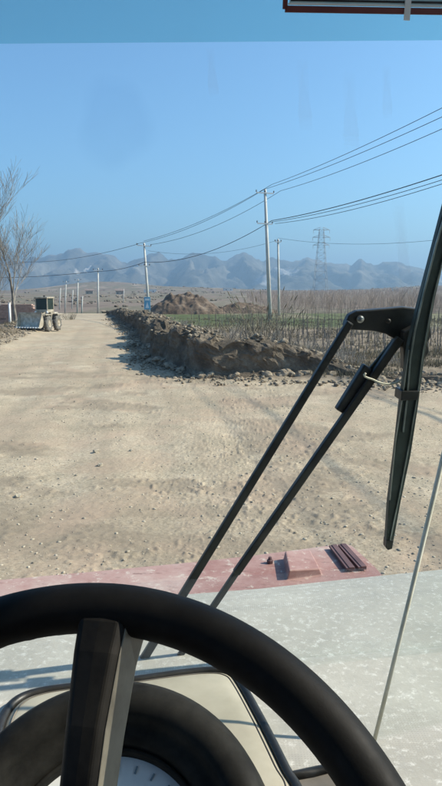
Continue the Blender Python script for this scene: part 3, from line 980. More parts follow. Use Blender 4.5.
# ------------------------------------------------------------------ wheel loader on the left
def loader():
    cx_, cy_ = at(42, 330, 43.5).x, 44.2
    root = empty('wheel_loader', (cx_, cy_, gz(cx_, cy_) - .02), 'pale compact wheel loader parked at the left roadside with its bucket lowered', 'wheel loader', local=True)
    root.rotation_euler.z = R(-13); root.scale = (.80, .84, .98)
    P = M['loaderpaint']
    # faces -Y
    wheels = []
    for sx in (-1, 1):
        for wy in (-.85, .70):
            wh = MB().lathe([(.0, -.11), (.22, -.11), (.27, -.17), (.44, -.17), (.52, -.12), (.54, 0), (.52, .12), (.44, .17), (.27, .17), (.22, .11), (0, .11)],
                          Matrix.Translation((sx * .78, wy, .54)) @ Matrix.Rotation(math.pi / 2, 4, 'Y'), 28).build('wheel', M['tyre'], root, smooth=True)
            tr = MB()
            for k in range(18):
                a = k * 2 * math.pi / 18
                tr.box((sx * .78 + (.07 if k % 2 else -.07), wy + .54 * math.cos(a), .54 + .54 * math.sin(a)), (.17, .07, .05), 0, a - math.pi / 2)
            tr.build('tread', M['tyre'], wh)['kind'] = 'stuff'
            MB().lathe([(0, .03), (.07, .03), (.1, 0), (.2, 0), (.235, .035), (.25, .03), (.24, -.02)], Matrix.Translation((sx * .92, wy, .54)) @ Matrix.Rotation(sx * math.pi / 2, 4, 'Y'), 20).build('rim', P, wh)
    MB().box((0, .85, .95), (1.05, 1.25, .62)).build('engine_cover', P, root, bevel=.06)
    MB().box((0, -.05, .62), (.8, 2.4, .3)).build('chassis', M['darkmetal'], root, bevel=.02)
    cab = MB().box((0, .12, 1.36), (1.08, 1.1, .2)).build('cab', P, root, bevel=.02)
    for sx in (-1, 1):
        for sy in (-1, 1):
            MB().box((sx * .51, .12 + sy * .51, 1.83), (.07, .07, .76)).build('cab_pillar', P, cab)
    MB().box((0, .12, 2.26), (1.2, 1.25, .1)).build('cab_roof', P, cab, bevel=.03)
    MB().box((0, .12 - .505, 1.83), (.94, .02, .74)).build('windscreen', M['cabglass'], cab)
    MB().box((0, .12 + .505, 1.83), (.94, .02, .74)).build('rear_window', M['cabglass'], cab)
    for sx in (-1, 1):
        MB().box((sx * .505, .12, 1.83), (.02, .94, .74)).build('side_window', M['cabglass'], cab)
        MB().box((sx * .78, -.95, 1.14), (.42, 1.05, .06)).build('mudguard', P, root, bevel=.02)
        MB().box((sx * .78, .95, 1.14), (.42, 1.05, .06)).build('mudguard', P, root, bevel=.02)
        MB().lathe([(0, .02), (.07, .02), (.09, 0), (.09, -.08)], Matrix.Translation((sx * .52, -.5, 1.28)) @ Matrix.Rotation(math.pi / 2, 4, 'X'), 12).build('headlight', M['white'], root)
        # lift arm
        MB().bar((sx * .36, -.35, 1.25), (sx * .36, -1.45, .95), .2, .09, (1, 0, 0)).bar((sx * .36, -1.42, .98), (sx * .36, -1.95, .45), .2, .09, (1, 0, 0)).build('lift_arm', P, root)
    MB().tube([(0, -.6, 1.0), (0, -1.7, .9)], .05, 8).build('ram', M['steel'], root)
    MB().tube([(.35, .75, 1.2), (.35, .75, 1.9), (.35, .85, 1.98)], .035, 8).build('exhaust', M['darkmetal'], root)
    MB().box((0, .12, 2.36), (.12, .12, .1)).build('beacon', M['darkmetal'], root)
    # bucket: open shell facing forward and tipped
    prof = [(-2.75, .36), (-2.35, .34), (-2.08, .44), (-1.98, .66), (-2.02, .95), (-2.2, 1.25)]
    bk = MB()
    W = .98
    thick = .05
    for i in range(len(prof) - 1):
        (y0, z0), (y1, z1) = prof[i], prof[i + 1]
        d = Vector((0, y1 - y0, z1 - z0)).normalized(); nn = Vector((0, d.z, -d.y)) * thick
        bk.prism([(-W, y0, z0), (W, y0, z0), (W, y1, z1), (-W, y1, z1)], nn)
    bkt = bk.build('bucket', M['bucket'], root)
    for sx in (-1, 1):
        MB().prism([(sx * W, y, z) for y, z in prof], (sx * .05, 0, 0)).build('side_plate', M['loaderpaint'], bkt)
    MB().box((0, -2.78, .365), (2 * W + .1, .16, .05)).build('cutting_edge', M['steel'], bkt)
    for k in range(8):
        MB().box((-W + .15 + k * (2 * W - .3) / 7, -2.9, .365), (.1, .22, .06), taper=.8).build('tooth', M['steel'], bkt)
    MB().box((0, -2.2, 1.27), (2 * W + .1, .06, .1)).build('bucket_lip', M['loaderpaint'], bkt)
    return root
loader()

# ------------------------------------------------------------------ reeds, dry weeds, grass
def reed(base, h, n, label, seed, spread=.8, cat='reed clump', name='reed_clump', mat='dryreed', r=.010, plume=True, z=None):
    rr = random.Random(seed)
    z = gz(*base) if z is None else z
    root = empty(name, (base[0], base[1], z), label, cat, 'dry plants along the bank')
    mb = MB(); pl = MB()
    for i in range(n):
        a = rr.uniform(0, 6.28); k = rr.random() ** .7
        p = Vector((base[0] + math.cos(a) * k * spread * .35, base[1] + math.sin(a) * k * spread * .35, z - .1))
        hh = h * rr.uniform(.5, 1.05)
        d = Vector((math.cos(a) * spread * .5 * rr.uniform(.1, 1.1), math.sin(a) * spread * .5 * rr.uniform(.1, 1.1), 1)).normalized()
        pts = [p.copy()]
        for s in range(5):
            d = (d + Vector((math.cos(a), math.sin(a), -.2)) * .05 + Vector((rr.uniform(-.05, .05), rr.uniform(-.05, .05), 0))).normalized()
            p = p + d * hh / 5; pts.append(p.copy())
        mb.tube(pts, [r, r, r * .8, r * .6, r * .45, r * .25], 3, False)
        for q in range(3):                       # side leaves
            b0 = pts[rr.randrange(1, 5)]; a2 = rr.uniform(0, 6.28); L = rr.uniform(.15, .4) * h * .4
            e = b0 + Vector((math.cos(a2) * L, math.sin(a2) * L, L * rr.uniform(.2, 1.0)))
            mb.tube([b0, b0.lerp(e, .5) + Vector((0, 0, .04)), e], [r * .5, r * .8, r * .2], 3, False)
        if plume and rr.random() < .5:
            pl.tube([pts[-1], pts[-1] + d * .18, pts[-1] + d * .34], [r * .4, r * 2.4, r * .3], 5, False)
    st = mb.build('stalks', M[mat], root, fix=False); st['kind'] = 'stuff'
    if plume and pl.v: 
        q = pl.build('plumes', M['drygrass'], root, fix=False); q['kind'] = 'stuff'
    return root
reed((1.85, 28.5), 2.75, 70, 'tall pale dry reed clump below the tallest pole', 3, 1.3)
reed((1.05, 27.0), 1.7, 40, 'shorter dry reeds at the left side of the tall clump', 4, 1.0)
reed((3.0, 30.0), 1.6, 40, 'low dry reeds at the right side of the tall clump', 6, 1.1)
reed((4.3, 24.2), 1.05, 60, 'brown twiggy bush on the bank left of the wiper arm', 8, 1.2, 'bush', 'dry_bush', 'twig', .009, False)
reed((3.3, 24.0), .9, 40, 'low twiggy bush between the reeds and the brown bush', 12, 1.1, 'bush', 'dry_bush', 'twig', .009, False)
reed((6.3, 23.4), .8, 40, 'twiggy bush between the two wiper arms', 13, 1.1, 'bush', 'dry_bush', 'twig', .009, False)
reed((-.3, 24.6), .9, 36, 'thin dry weeds on top of the bank at its highest point', 15, 1.0, 'weeds', 'dry_weed', 'drygrass', .008, True)
reed((-14.6, 40.5), 1.0, 50, 'dry weeds on the rubble in front of the brick stack', 16, 1.4, 'weeds', 'dry_weed', 'drygrass', .01, False)
reed((-13.9, 36.5), .8, 50, 'dry weeds at the left edge nearest the viewer', 17, 1.4, 'weeds', 'dry_weed', 'twig', .01, False)
reed((-14.3, 62.0), 1.0, 40, 'dry weeds on the verge right of the loader', 19, 1.6, 'weeds', 'dry_weed', 'drygrass', .012, False)

for k, (bx, by, bz, bh, wh) in enumerate([(.3, 22.9, 1.2, .55, 'at the near corner'), (-1.0, 25.2, 1.3, .5, 'just past the corner'), (1.6, 22.6, 1.0, .6, 'right of the near corner'),
        (2.9, 22.6, .75, .7, 'where the bank starts to sink on the right'), (-2.0, 29.5, 1.2, .5, 'a quarter of the way along the far side'), (-3.2, 36.0, 1.1, .5, 'halfway along towards the blue sign'),
        (-4.9, 44.5, .95, .55, 'near the far end by the blue sign'), (4.4, 22.2, .35, .7, 'on the low rubble at the right end')]):
    reed((bx, by), bh, 46, 'bare brush on the bank crest ' + wh, 60 + k, 1.5, 'brush', 'dry_brush', 'twig', .007, False, bz)

def grass():
    rr = np.random.default_rng(12)
    V = []; Fc = []; b = 0
    n = 0
    while n < 16000:
        if rr.random() < .72:
            y = rr.uniform(19, 62); x = rr.uniform(-1, 1) * .4 * y
            dr = x - np.interp(y, RY, RX); dl = np.interp(y, LY, LX) - x
            if dr < 2.0 and dl < .4: continue
            if vnoise(np.array([x / 1.2]), np.array([y / 1.2]), 3)[0] < .52: continue
        else:
            y = rr.uniform(17, 30); x = rr.uniform(2, 11)
            if x - np.interp(y, RY, RX) < .6: continue
            if vnoise(np.array([x / .9]), np.array([y / .9]), 5)[0] < .5: continue
        z = float(ground_h(np.array([x]), np.array([y]))[0]) - .01
        h = rr.uniform(.06, .26); a = rr.random() * 6.28
        for k in range(3):
            a2 = a + k * 2.1; w_ = .006 + y * .0002
            dx, dy = math.cos(a2), math.sin(a2)
            l_ = rr.uniform(.1, .7) * h
            V += [(x - dy * w_, y + dx * w_, z), (x + dy * w_, y - dx * w_, z), (x + dx * l_, y + dy * l_, z + h)]
            Fc.append((b, b + 1, b + 2)); b += 3
        n += 1
    o = link_mesh('dry_grass', V, Fc, M['drygrass'])
    tag(o, 'thin dry grass on the verges and behind the bank', 'grass', kind='stuff')
grass()
# rubble on the left verge
rr = random.Random(31)
sp_ = []
for _ in range(2600):
    y = rr.uniform(29, 56); x = np.interp(y, LY, LX) - abs(rr.gauss(0, 1.6)) + .3
    sp_.append((float(x), y, gz(x, y), .04 + .16 * rr.random() ** 2.5))
tag(scatter_rocks('rubble', sp_, M['clod']), 'crumbled earth and stones along the left verge', 'rubble', kind='stuff')

# ================================================================== THE CAB WE SIT IN
YAW = R(8.0)
ZD = H - .450                 # dashboard top
rightv = Vector((math.cos(YAW), math.sin(YAW), 0))
fwdv = Vector((-math.sin(YAW), math.cos(YAW), 0))
cab = empty('cab_vehicle', (0, 0, 0), 'vehicle seen from its driving seat, black steering wheel, dusty grey dashboard, windscreen and wiper', 'vehicle')

# -- materials
def dash_mat():
    m, t, b = new_mat('dusty_grey_dashboard')
    big = nnoise(t, 6, 6, .65, dist=.5)
    c = ramp(t, big, [(.35, (.36, .345, .30)), (.55, (.42, .40, .35)), (.7, (.48, .46, .405))])
    spk = nnoise(t, 95, 6, .8, dist=.2)
    c = mix(t, ramp(t, spk, [(.53, 0.0), (.66, .55)]), c, (.80, .79, .74))
    c = mix(t, ramp(t, nnoise(t, 55, 6, .75), [(.36, .4), (.47, 0.0)]), c, (.33, .32, .29))
    # fine perforation
    v = t.nodes.new('ShaderNodeTexVoronoi'); v.inputs['Scale'].default_value = 330; v.inputs['Randomness'].default_value = 0.0
    tc = t.nodes.new('ShaderNodeTexCoord'); t.links.new(tc.outputs['Object'], v.inputs['Vector'])
    hole = ramp(t, v.outputs['Distance'], [(.22, .30), (.38, 0.0)])
    c = mix(t, hole, c, (.16, .165, .17))
    t.links.new(c, b.inputs['Base Color'])
    b.inputs['Roughness'].default_value = .7
    b.inputs['Specular IOR Level'].default_value = .3
    bump(t, b, nnoise(t, 60, 6, .7), .35, .002)
    return m
M['dash'] = dash_mat()
M['dashdark'] = simple('dashboard_under', (.10, .09, .075), (.17, .15, .125), 20, .8)
M['gasket'] = simple('black_rubber_gasket', (.008, .008, .007), (.025, .023, .02), 40, .45, bmp=.2, bd=.001)
M['beige'] = simple('beige_shroud_plastic', (.33, .30, .22), (.46, .42, .32), 9, .5, bmp=.12, bd=.001)
def wheel_mat(name, c0, c1, rough):
    m, t, b = new_mat(name)
    t.links.new(ramp(t, nnoise(t, 18, 6, .7), [(.4, c0), (.68, c1)]), b.inputs['Base Color'])
    t.links.new(ramp(t, nnoise(t, 12, 5, .7), [(.3, rough - .08), (.7, rough + .15)]), b.inputs['Roughness'])
    bump(t, b, nnoise(t, 300, 4, .6), .12, .0008)
    b.inputs['Specular IOR Level'].default_value = .16
    return m
M['wheel'] = wheel_mat('black_wheel_plastic', (.0025, .0025, .0025), (.009, .0085, .0075), .62)
M['spoke'] = wheel_mat('black_spoke_plastic', (.004, .004, .004), (.018, .0165, .014), .55)
M['ring'] = wheel_mat('dusty_black_housing', (.007, .007, .006), (.024, .023, .019), .65)
M['blackarm'] = simple('black_wiper_paint', (.014, .014, .014), (.050, .048, .044), 30, .42, bmp=.2, bd=.001)
M['blade'] = simple('green_black_rubber', (.022, .034, .030), (.05, .072, .062), 25, .5, bmp=.2, bd=.001)
M['blademetal'] = simple('wiper_blade_metal', (.16, .19, .18), (.34, .38, .36), 30, .35, .7)
m, t, b = new_mat('faded_red_paint')
c = ramp(t, nnoise(t, 4, 7, .7), [(.35, (.30, .15, .13)), (.5, (.42, .27, .24)), (.68, (.52, .42, .37))])
c = mix(t, ramp(t, nnoise(t, 45, 6, .75), [(.56, 0.0), (.66, .75)]), c, (.62, .56, .48))
c = mix(t, ramp(t, nnoise(t, 30, 6, .75, sx=(1, 4, 1)), [(.34, .8), (.42, 0.0)]), c, (.16, .09, .075))
t.links.new(c, b.inputs['Base Color']); b.inputs['Roughness'].default_value = .6; b.inputs['Specular IOR Level'].default_value = .3
bump(t, b, nnoise(t, 60, 6, .7), .3, .002)
M['cowl'] = m
M['cowldark'] = simple('dark_slot', (.09, .045, .05), (.16, .09, .09), 12, .7)
M['dialwhite'] = simple('white_dial', (.72, .75, .75), (.82, .84, .83), 20, .5)
M['dialblue'] = simple('blue_grey_dial_print', (.16, .22, .26), (.22, .28, .32), 20, .5)
M['red'] = simple('red_print', (.5, .10, .08), (.6, .14, .1), 20, .5)
M['seal'] = simple('beige_glass_edge_sealant', (.55, .53, .40), (.75, .73, .60), 30, .5, bmp=.3, bd=.001)
M['chrome'] = simple('bolt_metal', (.4, .4, .38), (.6, .6, .57), 30, .3, .8)

# -- dashboard: far edge follows the windscreen foot
far_px = [(-330, 640), (-120, 608), (0, 594), (90, 590), (180, 588), (260, 581), (350, 572), (442, 563), (560, 556), (760, 552)]
far_pts = [on_z(x, y, ZD) for x, y in far_px]
near_c = Vector((0, .53, ZD)); 
top_poly = []
nlong, nacr = len(far_pts), 14
verts = []; faces = []
for i, p in enumerate(far_pts):
    q = Vector((p.x * .72 if abs(p.x) > .5 else p.x * .9, .30 + p.x * .10, ZD))
    q.x = p.x
    for k in range(nacr):
        f = k / (nacr - 1)
        v = p.lerp(q, f)
        v.z += -.012 * (1 - min(1, f * 6)) ** 2 + .002 * noise.noise(v * 9)     # rolls down to the glass
        verts.append(v)
for i in range(nlong - 1):
    for k in range(nacr - 1):
        faces.append((i * nacr + k, (i + 1) * nacr + k, (i + 1) * nacr + k + 1, i * nacr + k + 1))
# front lip down to the floor
b0 = len(verts)
for i in range(nlong):
    v = verts[i * nacr + nacr - 1]
    verts.append(v + Vector((0, -.03, -.03))); verts.append(v + Vector((0, -.02, -.20))); verts.append(v + Vector((0, .25, -.85)))
for i in range(nlong - 1):
    a0, a1 = i * nacr + nacr - 1, (i + 1) * nacr + nacr - 1
    c0, c1 = b0 + i * 3, b0 + (i + 1) * 3
    faces += [(a0, a1, c1, c0), (c0, c1, c1 + 1, c0 + 1), (c0 + 1, c1 + 1, c1 + 2, c0 + 2)]
dash = link_mesh('dashboard', verts, faces, M['dash'], cab, smooth=True)

# -- beige instrument shroud let into the dashboard, black rubber edge around it
def smooth_loop(pts, n=6):
    out = []
    m_ = len(pts)
    for i in range(m_):
        p0, p1, p2, p3 = pts[(i - 1) % m_], pts[i], pts[(i + 1) % m_], pts[(i + 2) % m_]
        for k in range(n):
            t_ = k / n
            out.append(.5 * ((2 * p1) + (p2 - p0) * t_ + (2 * p0 - 5 * p1 + 4 * p2 - p3) * t_ ** 2 + (3 * p1 - p0 - 3 * p2 + p3) * t_ ** 3))
    return out
outline_px = [(-4, 745), (4, 716), (18, 700), (40, 692), (75, 687), (130, 681), (180, 674), (212, 671), (230, 673), (240, 683), (262, 722), (286, 770)]
ol = [on_z(x, y, ZD + .006) for x, y in outline_px]
tail = [on_z(300, 800, ZD + .006), on_z(290, 870, ZD + .006), on_z(180, 905, ZD + .006), on_z(40, 890, ZD + .006), on_z(-15, 820, ZD + .006)]
loop = smooth_loop(ol + tail, 6)
gk = MB()
cen = sum(loop, Vector()) / len(loop)
closed = loop + [loop[0], loop[1]]
gk.tube(closed, .0052, 8, False).build('gasket', M['gasket'], dash, smooth=True, fix=False)
# second stretch of the same rubber edge running right from the shroud's corner
sg2 = [on_z(284, 768, ZD + .005), on_z(292, 777, ZD + .005), on_z(312, 773, ZD + .005), on_z(334, 768, ZD + .005), on_z(352, 780, ZD + .005), on_z(372, 830, ZD + .005)]
MB().tube(sg2, .0052, 8).build('gasket', M['gasket'], dash, smooth=True)
MB().prism([on_z(291, 776, ZD + .0045), on_z(334, 769, ZD + .0045), on_z(352, 781, ZD + .0045), on_z(372, 832, ZD + .0045), on_z(298, 850, ZD + .0045)], (0, 0, -.003)).build('lower_trim', M['dashdark'], dash)
# shroud surface: concentric inset rings rising then dipping
sv = []; sf = []
rings = [(1.0, -.004), (.97, -.003), (.955, .0), (.90, .002), (.80, .003), (.6, .003), (.3, .003)]
nl = len(loop)
for s_, dz in rings:
    for p in loop: sv.append(cen + (p - cen) * s_ + Vector((0, 0, dz + .001)))
for r_ in range(len(rings) - 1):
    for i in range(nl):
        j = (i + 1) % nl
        sf.append((r_ * nl + i, r_ * nl + j, (r_ + 1) * nl + j, (r_ + 1) * nl + i))
sf.append(tuple((len(rings) - 1) * nl + i for i in range(nl)))
seam = [cen + (p - cen) * .925 + Vector((0, 0, .0026)) for p in loop]
shroud = link_mesh('shroud', sv, sf, M['beige'], cab, smooth=True)
MB().tube(seam + seam[:2], .0007, 5, False).build('seam', M['dashdark'], shroud, fix=False)

# -- round black instrument housing on the shroud
def frame(C, el, az):
    n = Vector((math.sin(az) * math.cos(el), -math.cos(az) * math.cos(el), math.sin(el)))
    r = Vector((0, 0, 1)).cross(n).normalized(); u = n.cross(r)
    Mx = Matrix((r, u, n)).transposed().to_4x4(); Mx.translation = C
    return Mx
IC = EYE + Vector((-.090, .420, -.412))
MI = frame(IC, R(56), -.05)
hs = MB().lathe([(.138, -.085), (.137, -.03), (.133, -.008), (.127, .001), (.117, .004), (.105, .002), (.1005, -.004), (.098, -.010), (.094, -.011), (.086, -.015), (.083, -.022)], MI, 96)
housing = hs.build('instrument_housing', M['ring'], cab, smooth=True, fix=False)
MB().lathe([(.0832, -.0215), (.0815, -.019), (.079, -.0215), (.0785, -.030)], MI, 96).build('inner_bezel', M['ring'], housing, smooth=True)
MB().lathe([(.0795, -.030), (0, -.030)], MI, 64).build('dial_face', M['dialwhite'], housing, fix=False)
tk = MB()
for k in range(25):
    a = R(-60 + k * 12.5)
    ca, sa = math.cos(a), math.sin(a)
    L = .010 if k % 4 == 0 else .006
    tk.bar(MI @ Vector((.073 * ca, .073 * sa, -.0292)), MI @ Vector(((.073 - L) * ca, (.073 - L) * sa, -.0292)), .0014, .0008, MI.to_3x3() @ Vector((0, 0, 1)))
tk.build('tick_marks', M['dialblue'], housing)
MB().lathe([(.024, -.024), (.022, -.021), (0, -.021)], MI @ Matrix.Translation((-.012, .024, 0)), 32).build('dial_boss', M['dialblue'], housing)
tri = [Vector((.030, .036, -.0288)), Vector((.040, .036, -.0288)), Vector((.035, .046, -.0288))]
MB().tube([MI @ q for q in tri + tri[:1]], .0009, 5).build('warning_mark', M['red'], housing)

# -- steering wheel
WC = EYE + Vector((-.094, .258, -.350))
MW = frame(WC, R(44), -.20)
RW = .2025; RT = .0158
sw = empty('steering_wheel', WC); sw.parent = cab
sw.matrix_parent_inverse = Matrix.Identity(4)
WORLD[sw.name] = Matrix.Translation(WC)
rimv = MB()
nr, ntb = 180, 24
vs = []
for i in range(nr):
    a = 2 * math.pi * i / nr
    for k in range(ntb):
        b_ = 2 * math.pi * k / ntb
        rr_ = RT
        # finger grooves under the rim
        rr_ *= 1 + (.035 * math.cos(i * 2 * math.pi / 3) if math.sin(b_) < -.3 else 0)
        vs.append(MW @ Vector(((RW + rr_ * math.cos(b_)) * math.cos(a), (RW + rr_ * math.cos(b_)) * math.sin(a), rr_ * 1.02 * math.sin(b_))))
fs = [(i * ntb + k, ((i + 1) % nr) * ntb + k, ((i + 1) % nr) * ntb + (k + 1) % ntb, i * ntb + (k + 1) % ntb) for i in range(nr) for k in range(ntb)]
rimv.add(vs, fs).build('rim', M['wheel'], sw, smooth=True)
def spoke(ang):
    ca, sa = math.cos(ang), math.sin(ang)
    rad = Vector((ca, sa, 0)); tan = Vector((-sa, ca, 0))
    # sections: (distance from centre, half width of face, half width of foot, z of face, z of foot); foot is the broad lower side
    secs = [(RW + .002, .0175, .030, .010, -.012), (RW - .012, .0195, .0275, .013, -.014), (RW - .03, .0185, .0235, .012, -.018), (RW - .07, .0160, .0215, .004, -.026), (RW - .11, .0150, .0205, -.008, -.036), (RW - .150, .0160, .0215, -.020, -.048), (RW - .165, .0200, .0250, -.022, -.052)]
    mb = MB(); vs = []
    for d, wf, wb, zf, zb in secs:
        wf *= .56 + .16 * d / RW; wb *= .66 + .14 * d / RW
        p = rad * d + tan * .001
        cs = [(-wb, zb), (-wf - .0015, zf - .004), (-wf + .002, zf), (0, zf + .0005), (wf - .002, zf), (wf + .0015, zf - .004), (wb, zb)]
        for q in cs:
            vs.append(MW @ (p - tan * q[0] + Vector((0, 0, q[1]))))
    k = 7
    fs = []
    for i in range(len(secs) - 1):
        for j in range(k):
            j2 = (j + 1) % k
            fs.append((i * k + j, (i + 1) * k + j, (i + 1) * k + j2, i * k + j2))
    fs.append(tuple(range(k))); fs.append(tuple((len(secs) - 1) * k + j for j in reversed(range(k))))
    mb.add(vs, fs).build('spoke', M['spoke'], sw, smooth=False, bevel=.0015)
SPK = R(91.5)
def spoke_lit_side(ang):
    ca, sa = math.cos(ang), math.sin(ang)
    rad = Vector((ca, sa, 0)); tan = Vector((-sa, ca, 0))
    secs = [(RW - .010, .0195, .0275, .013, -.014), (RW - .03, .0185, .0235, .012, -.018), (RW - .07, .0160, .0215, .004, -.026), (RW - .11, .0150, .0205, -.008, -.036), (RW - .150, .0160, .0215, -.020, -.048)]
    vs = []
    for d, wf, wb, zf, zb in secs:
        wf *= .56 + .16 * d / RW; wb *= .66 + .14 * d / RW
        p = rad * d + tan * .001
        for q in ((wf + .0022, zf - .0035), (wb + .0015, zb + .001), (wb - .002, zb - .001), (wf - .002, zf - .008)):
            vs.append(MW @ (p - tan * q[0] + Vector((0, 0, q[1]))))
    k = 4
    fs = [(i * k + j, (i + 1) * k + j, (i + 1) * k + (j + 1) % k, i * k + (j + 1) % k) for i in range(len(secs) - 1) for j in range(k)]
    fs += [(0, 1, 2, 3), tuple((len(secs) - 1) * k + j for j in (3, 2, 1, 0))]
    MB().add(vs, fs).build('spoke_lit_side', M['edge'], sw, bevel=.0012)
M['edge'] = simple('painted_lit_spoke_side', (.06, .056, .044), (.15, .14, .11), 25, .45, bmp=.15, bd=.001)  # paler colour paints the sunlit side of the spoke
for k in range(3): spoke_lit_side(SPK + k * 2 * math.pi / 3)
for k in range(3): spoke(SPK + k * 2 * math.pi / 3)
MB().lathe([(0, -.012), (.030, -.013), (.042, -.018), (.048, -.030), (.050, -.055), (.046, -.075), (.028, -.08), (.028, -.17)], MW, 48).build('hub', M['spoke'], sw, smooth=True)

# -- windscreen
W0 = on_z(235, 664, ZD)
TILT = R(6)
Wn = (fwdv * math.cos(TILT) + Vector((0, 0, math.sin(TILT)))).normalized()      # outward normal, glass leans back
Wu = rightv.cross(Wn) * 1.0
if Wu.z < 0: Wu = -Wu
def glass(px_, py_, off=0.0): return on_plane(px_, py_, W0 + Wn * off, Wn)
def gl(a, b_, off=0.0): return W0 + rightv * a + Wu * b_ + Wn * off
m = bpy.data.materials.new('clear_glass'); m.use_nodes = True
t = m.node_tree; t.nodes.clear()
o_ = t.nodes.new('ShaderNodeOutputMaterial'); tr = t.nodes.new('ShaderNodeBsdfTransparent'); tr.inputs[0].default_value = (.95, .965, .955, 1)
t.links.new(tr.outputs[0], o_.inputs[0]); M['glass'] = m
def film(name, col, dcol, fac, scale=8, lo=.35, hi=.75, sxyz=None):
    m = bpy.data.materials.new(name); m.use_nodes = True
    t = m.node_tree; t.nodes.clear()
    o_ = t.nodes.new('ShaderNodeOutputMaterial')
    tr = t.nodes.new('ShaderNodeBsdfTransparent'); tr.inputs[0].default_value = (*col, 1)
    tl = t.nodes.new('ShaderNodeBsdfTranslucent'); tl.inputs[0].default_value = (*dcol, 1)
    df = t.nodes.new('ShaderNodeBsdfDiffuse'); df.inputs[0].default_value = (*dcol, 1)
    mx0 = t.nodes.new('ShaderNodeMixShader'); mx0.inputs[0].default_value = .5
    t.links.new(tl.outputs[0], mx0.inputs[1]); t.links.new(df.outputs[0], mx0.inputs[2])
    mx = t.nodes.new('ShaderNodeMixShader')
    n = nnoise(t, scale, 5, .6, sx=sxyz)
    t.links.new(ramp(t, n, [(lo, fac[0]), (hi, fac[1])]), mx.inputs[0])
    t.links.new(tr.outputs[0], mx.inputs[1]); t.links.new(mx0.outputs[0], mx.inputs[2])
    t.links.new(mx.outputs[0], o_.inputs[0])
    return m
M['tint'] = film('blue_green_tint_film', (.60, .84, .82), (.35, .55, .58), (.10, .17), 5)
M['smear'] = film('dust_smear_on_glass', (1, 1, 1), (.85, .83, .78), (.03, .13), 7, .35, .70)
M['smear2'] = film('faint_dust_streak', (1, 1, 1), (.8, .85, .9), (.01, .035), 9, .3, .7)
ws = MB().prism([gl(-.80, .001), gl(.46, .001), gl(.46, 1.14), gl(-.80, 1.14)], Wn * .004).build('windscreen', M['glass'], cab)
tb = [glass(-60, 43, -.003), glass(120, 43, -.003), glass(442, 40.5, -.003), glass(520, 40, -.003)]
k = gl(.46, 1.135, -.003); k2 = gl(-.80, 1.135, -.003)
tl_ = (tb[0] - W0).dot(Wu); tr_ = (tb[3] - W0).dot(Wu)
link_mesh('tint_band', [glass(-420, 47, -.003), glass(560, 39.3, -.003), k, k2], [(0, 1, 2, 3)], M['tint'], ws)
# streaks left by the wiper and rain
for (x0, y0, x1, y1, wd) in [(386, 66, 388, 118, 9), (349, 72, 352, 150, 14), (398, 200, 408, 300, 12), (302, 60, 306, 130, 12), (210, 48, 214, 96, 9)]:
    q = [glass(x0 - wd / 2, y0, -.004), glass(x0 + wd / 2, y0, -.004), glass(x1 + wd / 2, y1, -.004), glass(x1 - wd / 2, y1, -.004)]
    cq = sum(q, Vector()) / 4
    vv = []; ff = []
    for n_q in range(4):
        vv += [p.lerp(cq, .12 * n_q) + (rightv * ((-1) ** a_ * wd * .00012 * n_q)) + Wn * .0003 * n_q for a_, p in enumerate(q)]
        ff.append((4 * n_q, 4 * n_q + 1, 4 * n_q + 2, 4 * n_q + 3))
    link_mesh('dust_streak', vv, ff, M['smear2'], ws)
# dusty lower right part of the glass
dv = []
rows_ = [(563, 40, 560), (590, 20, 560), (620, 0, 560), (669, 0, 560)]
for py_, xa, xb in rows_:
    for k in range(9):
        px_ = xa + (xb - xa) * k / 8
        dv.append(glass(px_, py_ + (442 - px_) * (.065 if py_ < 600 else 0), -.0045))
link_mesh('dust_film', dv, [(r_ * 9 + c_, r_ * 9 + c_ + 1, (r_ + 1) * 9 + c_ + 1, (r_ + 1) * 9 + c_) for r_ in range(3) for c_ in range(8)], M['smear'], ws)
# dark oval reflection painted as a thin tint, high left on the glass
M['reflection_tint'] = film('painted_reflection', (.988, .991, .994), (.4, .45, .5), (.0, .006), 20)
gp = []
for k in range(40):
    a = 2 * math.pi * k / 40
    rr_ = 1 + .07 * math.sin(3 * a + 1) + .05 * math.sin(5 * a)
    gp.append(glass(115 + 40 * rr_ * math.cos(a), 124 + 50 * rr_ * math.sin(a), -.0048))
gc = sum(gp, Vector()) / 40
gv = []; gf = []
for q, sc_ in enumerate((1.0, .93, .86, .79, .72)):
    b0 = len(gv)
    gv += [gc + (p - gc) * sc_ + Wn * (.0003 * q) for p in gp]
    gf.append(tuple(range(b0, b0 + 40)))
link_mesh('reflection_oval', gv, gf, M['reflection_tint'], ws)
# sticker on the top right corner
st0, st1 = glass(285, 9, -.005), glass(520, 13, -.005)
su = (Wu * .16)
M['stickerface'] = simple('sticker_pale_blue', (.30, .52, .60), (.48, .66, .70), 30, .5)
sk = MB().prism([st0 + Vector((.004, 0, .004)), st1 + Vector((0, 0, .004)), st1 + su, st0 + su + Vector((.004, 0, 0))], -Wn * .0008).build('sticker', M['stickerface'], ws)
MB().bar(st0, st1, .0055, .0016, Wn).bar(st0, st0 + su, .0045, .0016, Wn).build('sticker_border', simple('sticker_dark_red', (.10, .02, .02), (.16, .04, .035), 20, .5), sk)
MB().bar(st0 + Wu * .0045 + rightv * .003, st1 + Wu * .0045, .0013, .0022, Wn).build('sticker_line', M['signwhite'], sk)
MB().bar(st0 + Wu * .0075 + rightv * .005, st1 + Wu * .0075, .0020, .0020, Wn).build('sticker_line', M['gasket'], sk)
tg = glass(408, 4, -.0065)
MB().bar(tg - Wu * .014, tg + Wu * .03, .006, .001, Wn).build('sticker_tear', M['signwhite'], sk)

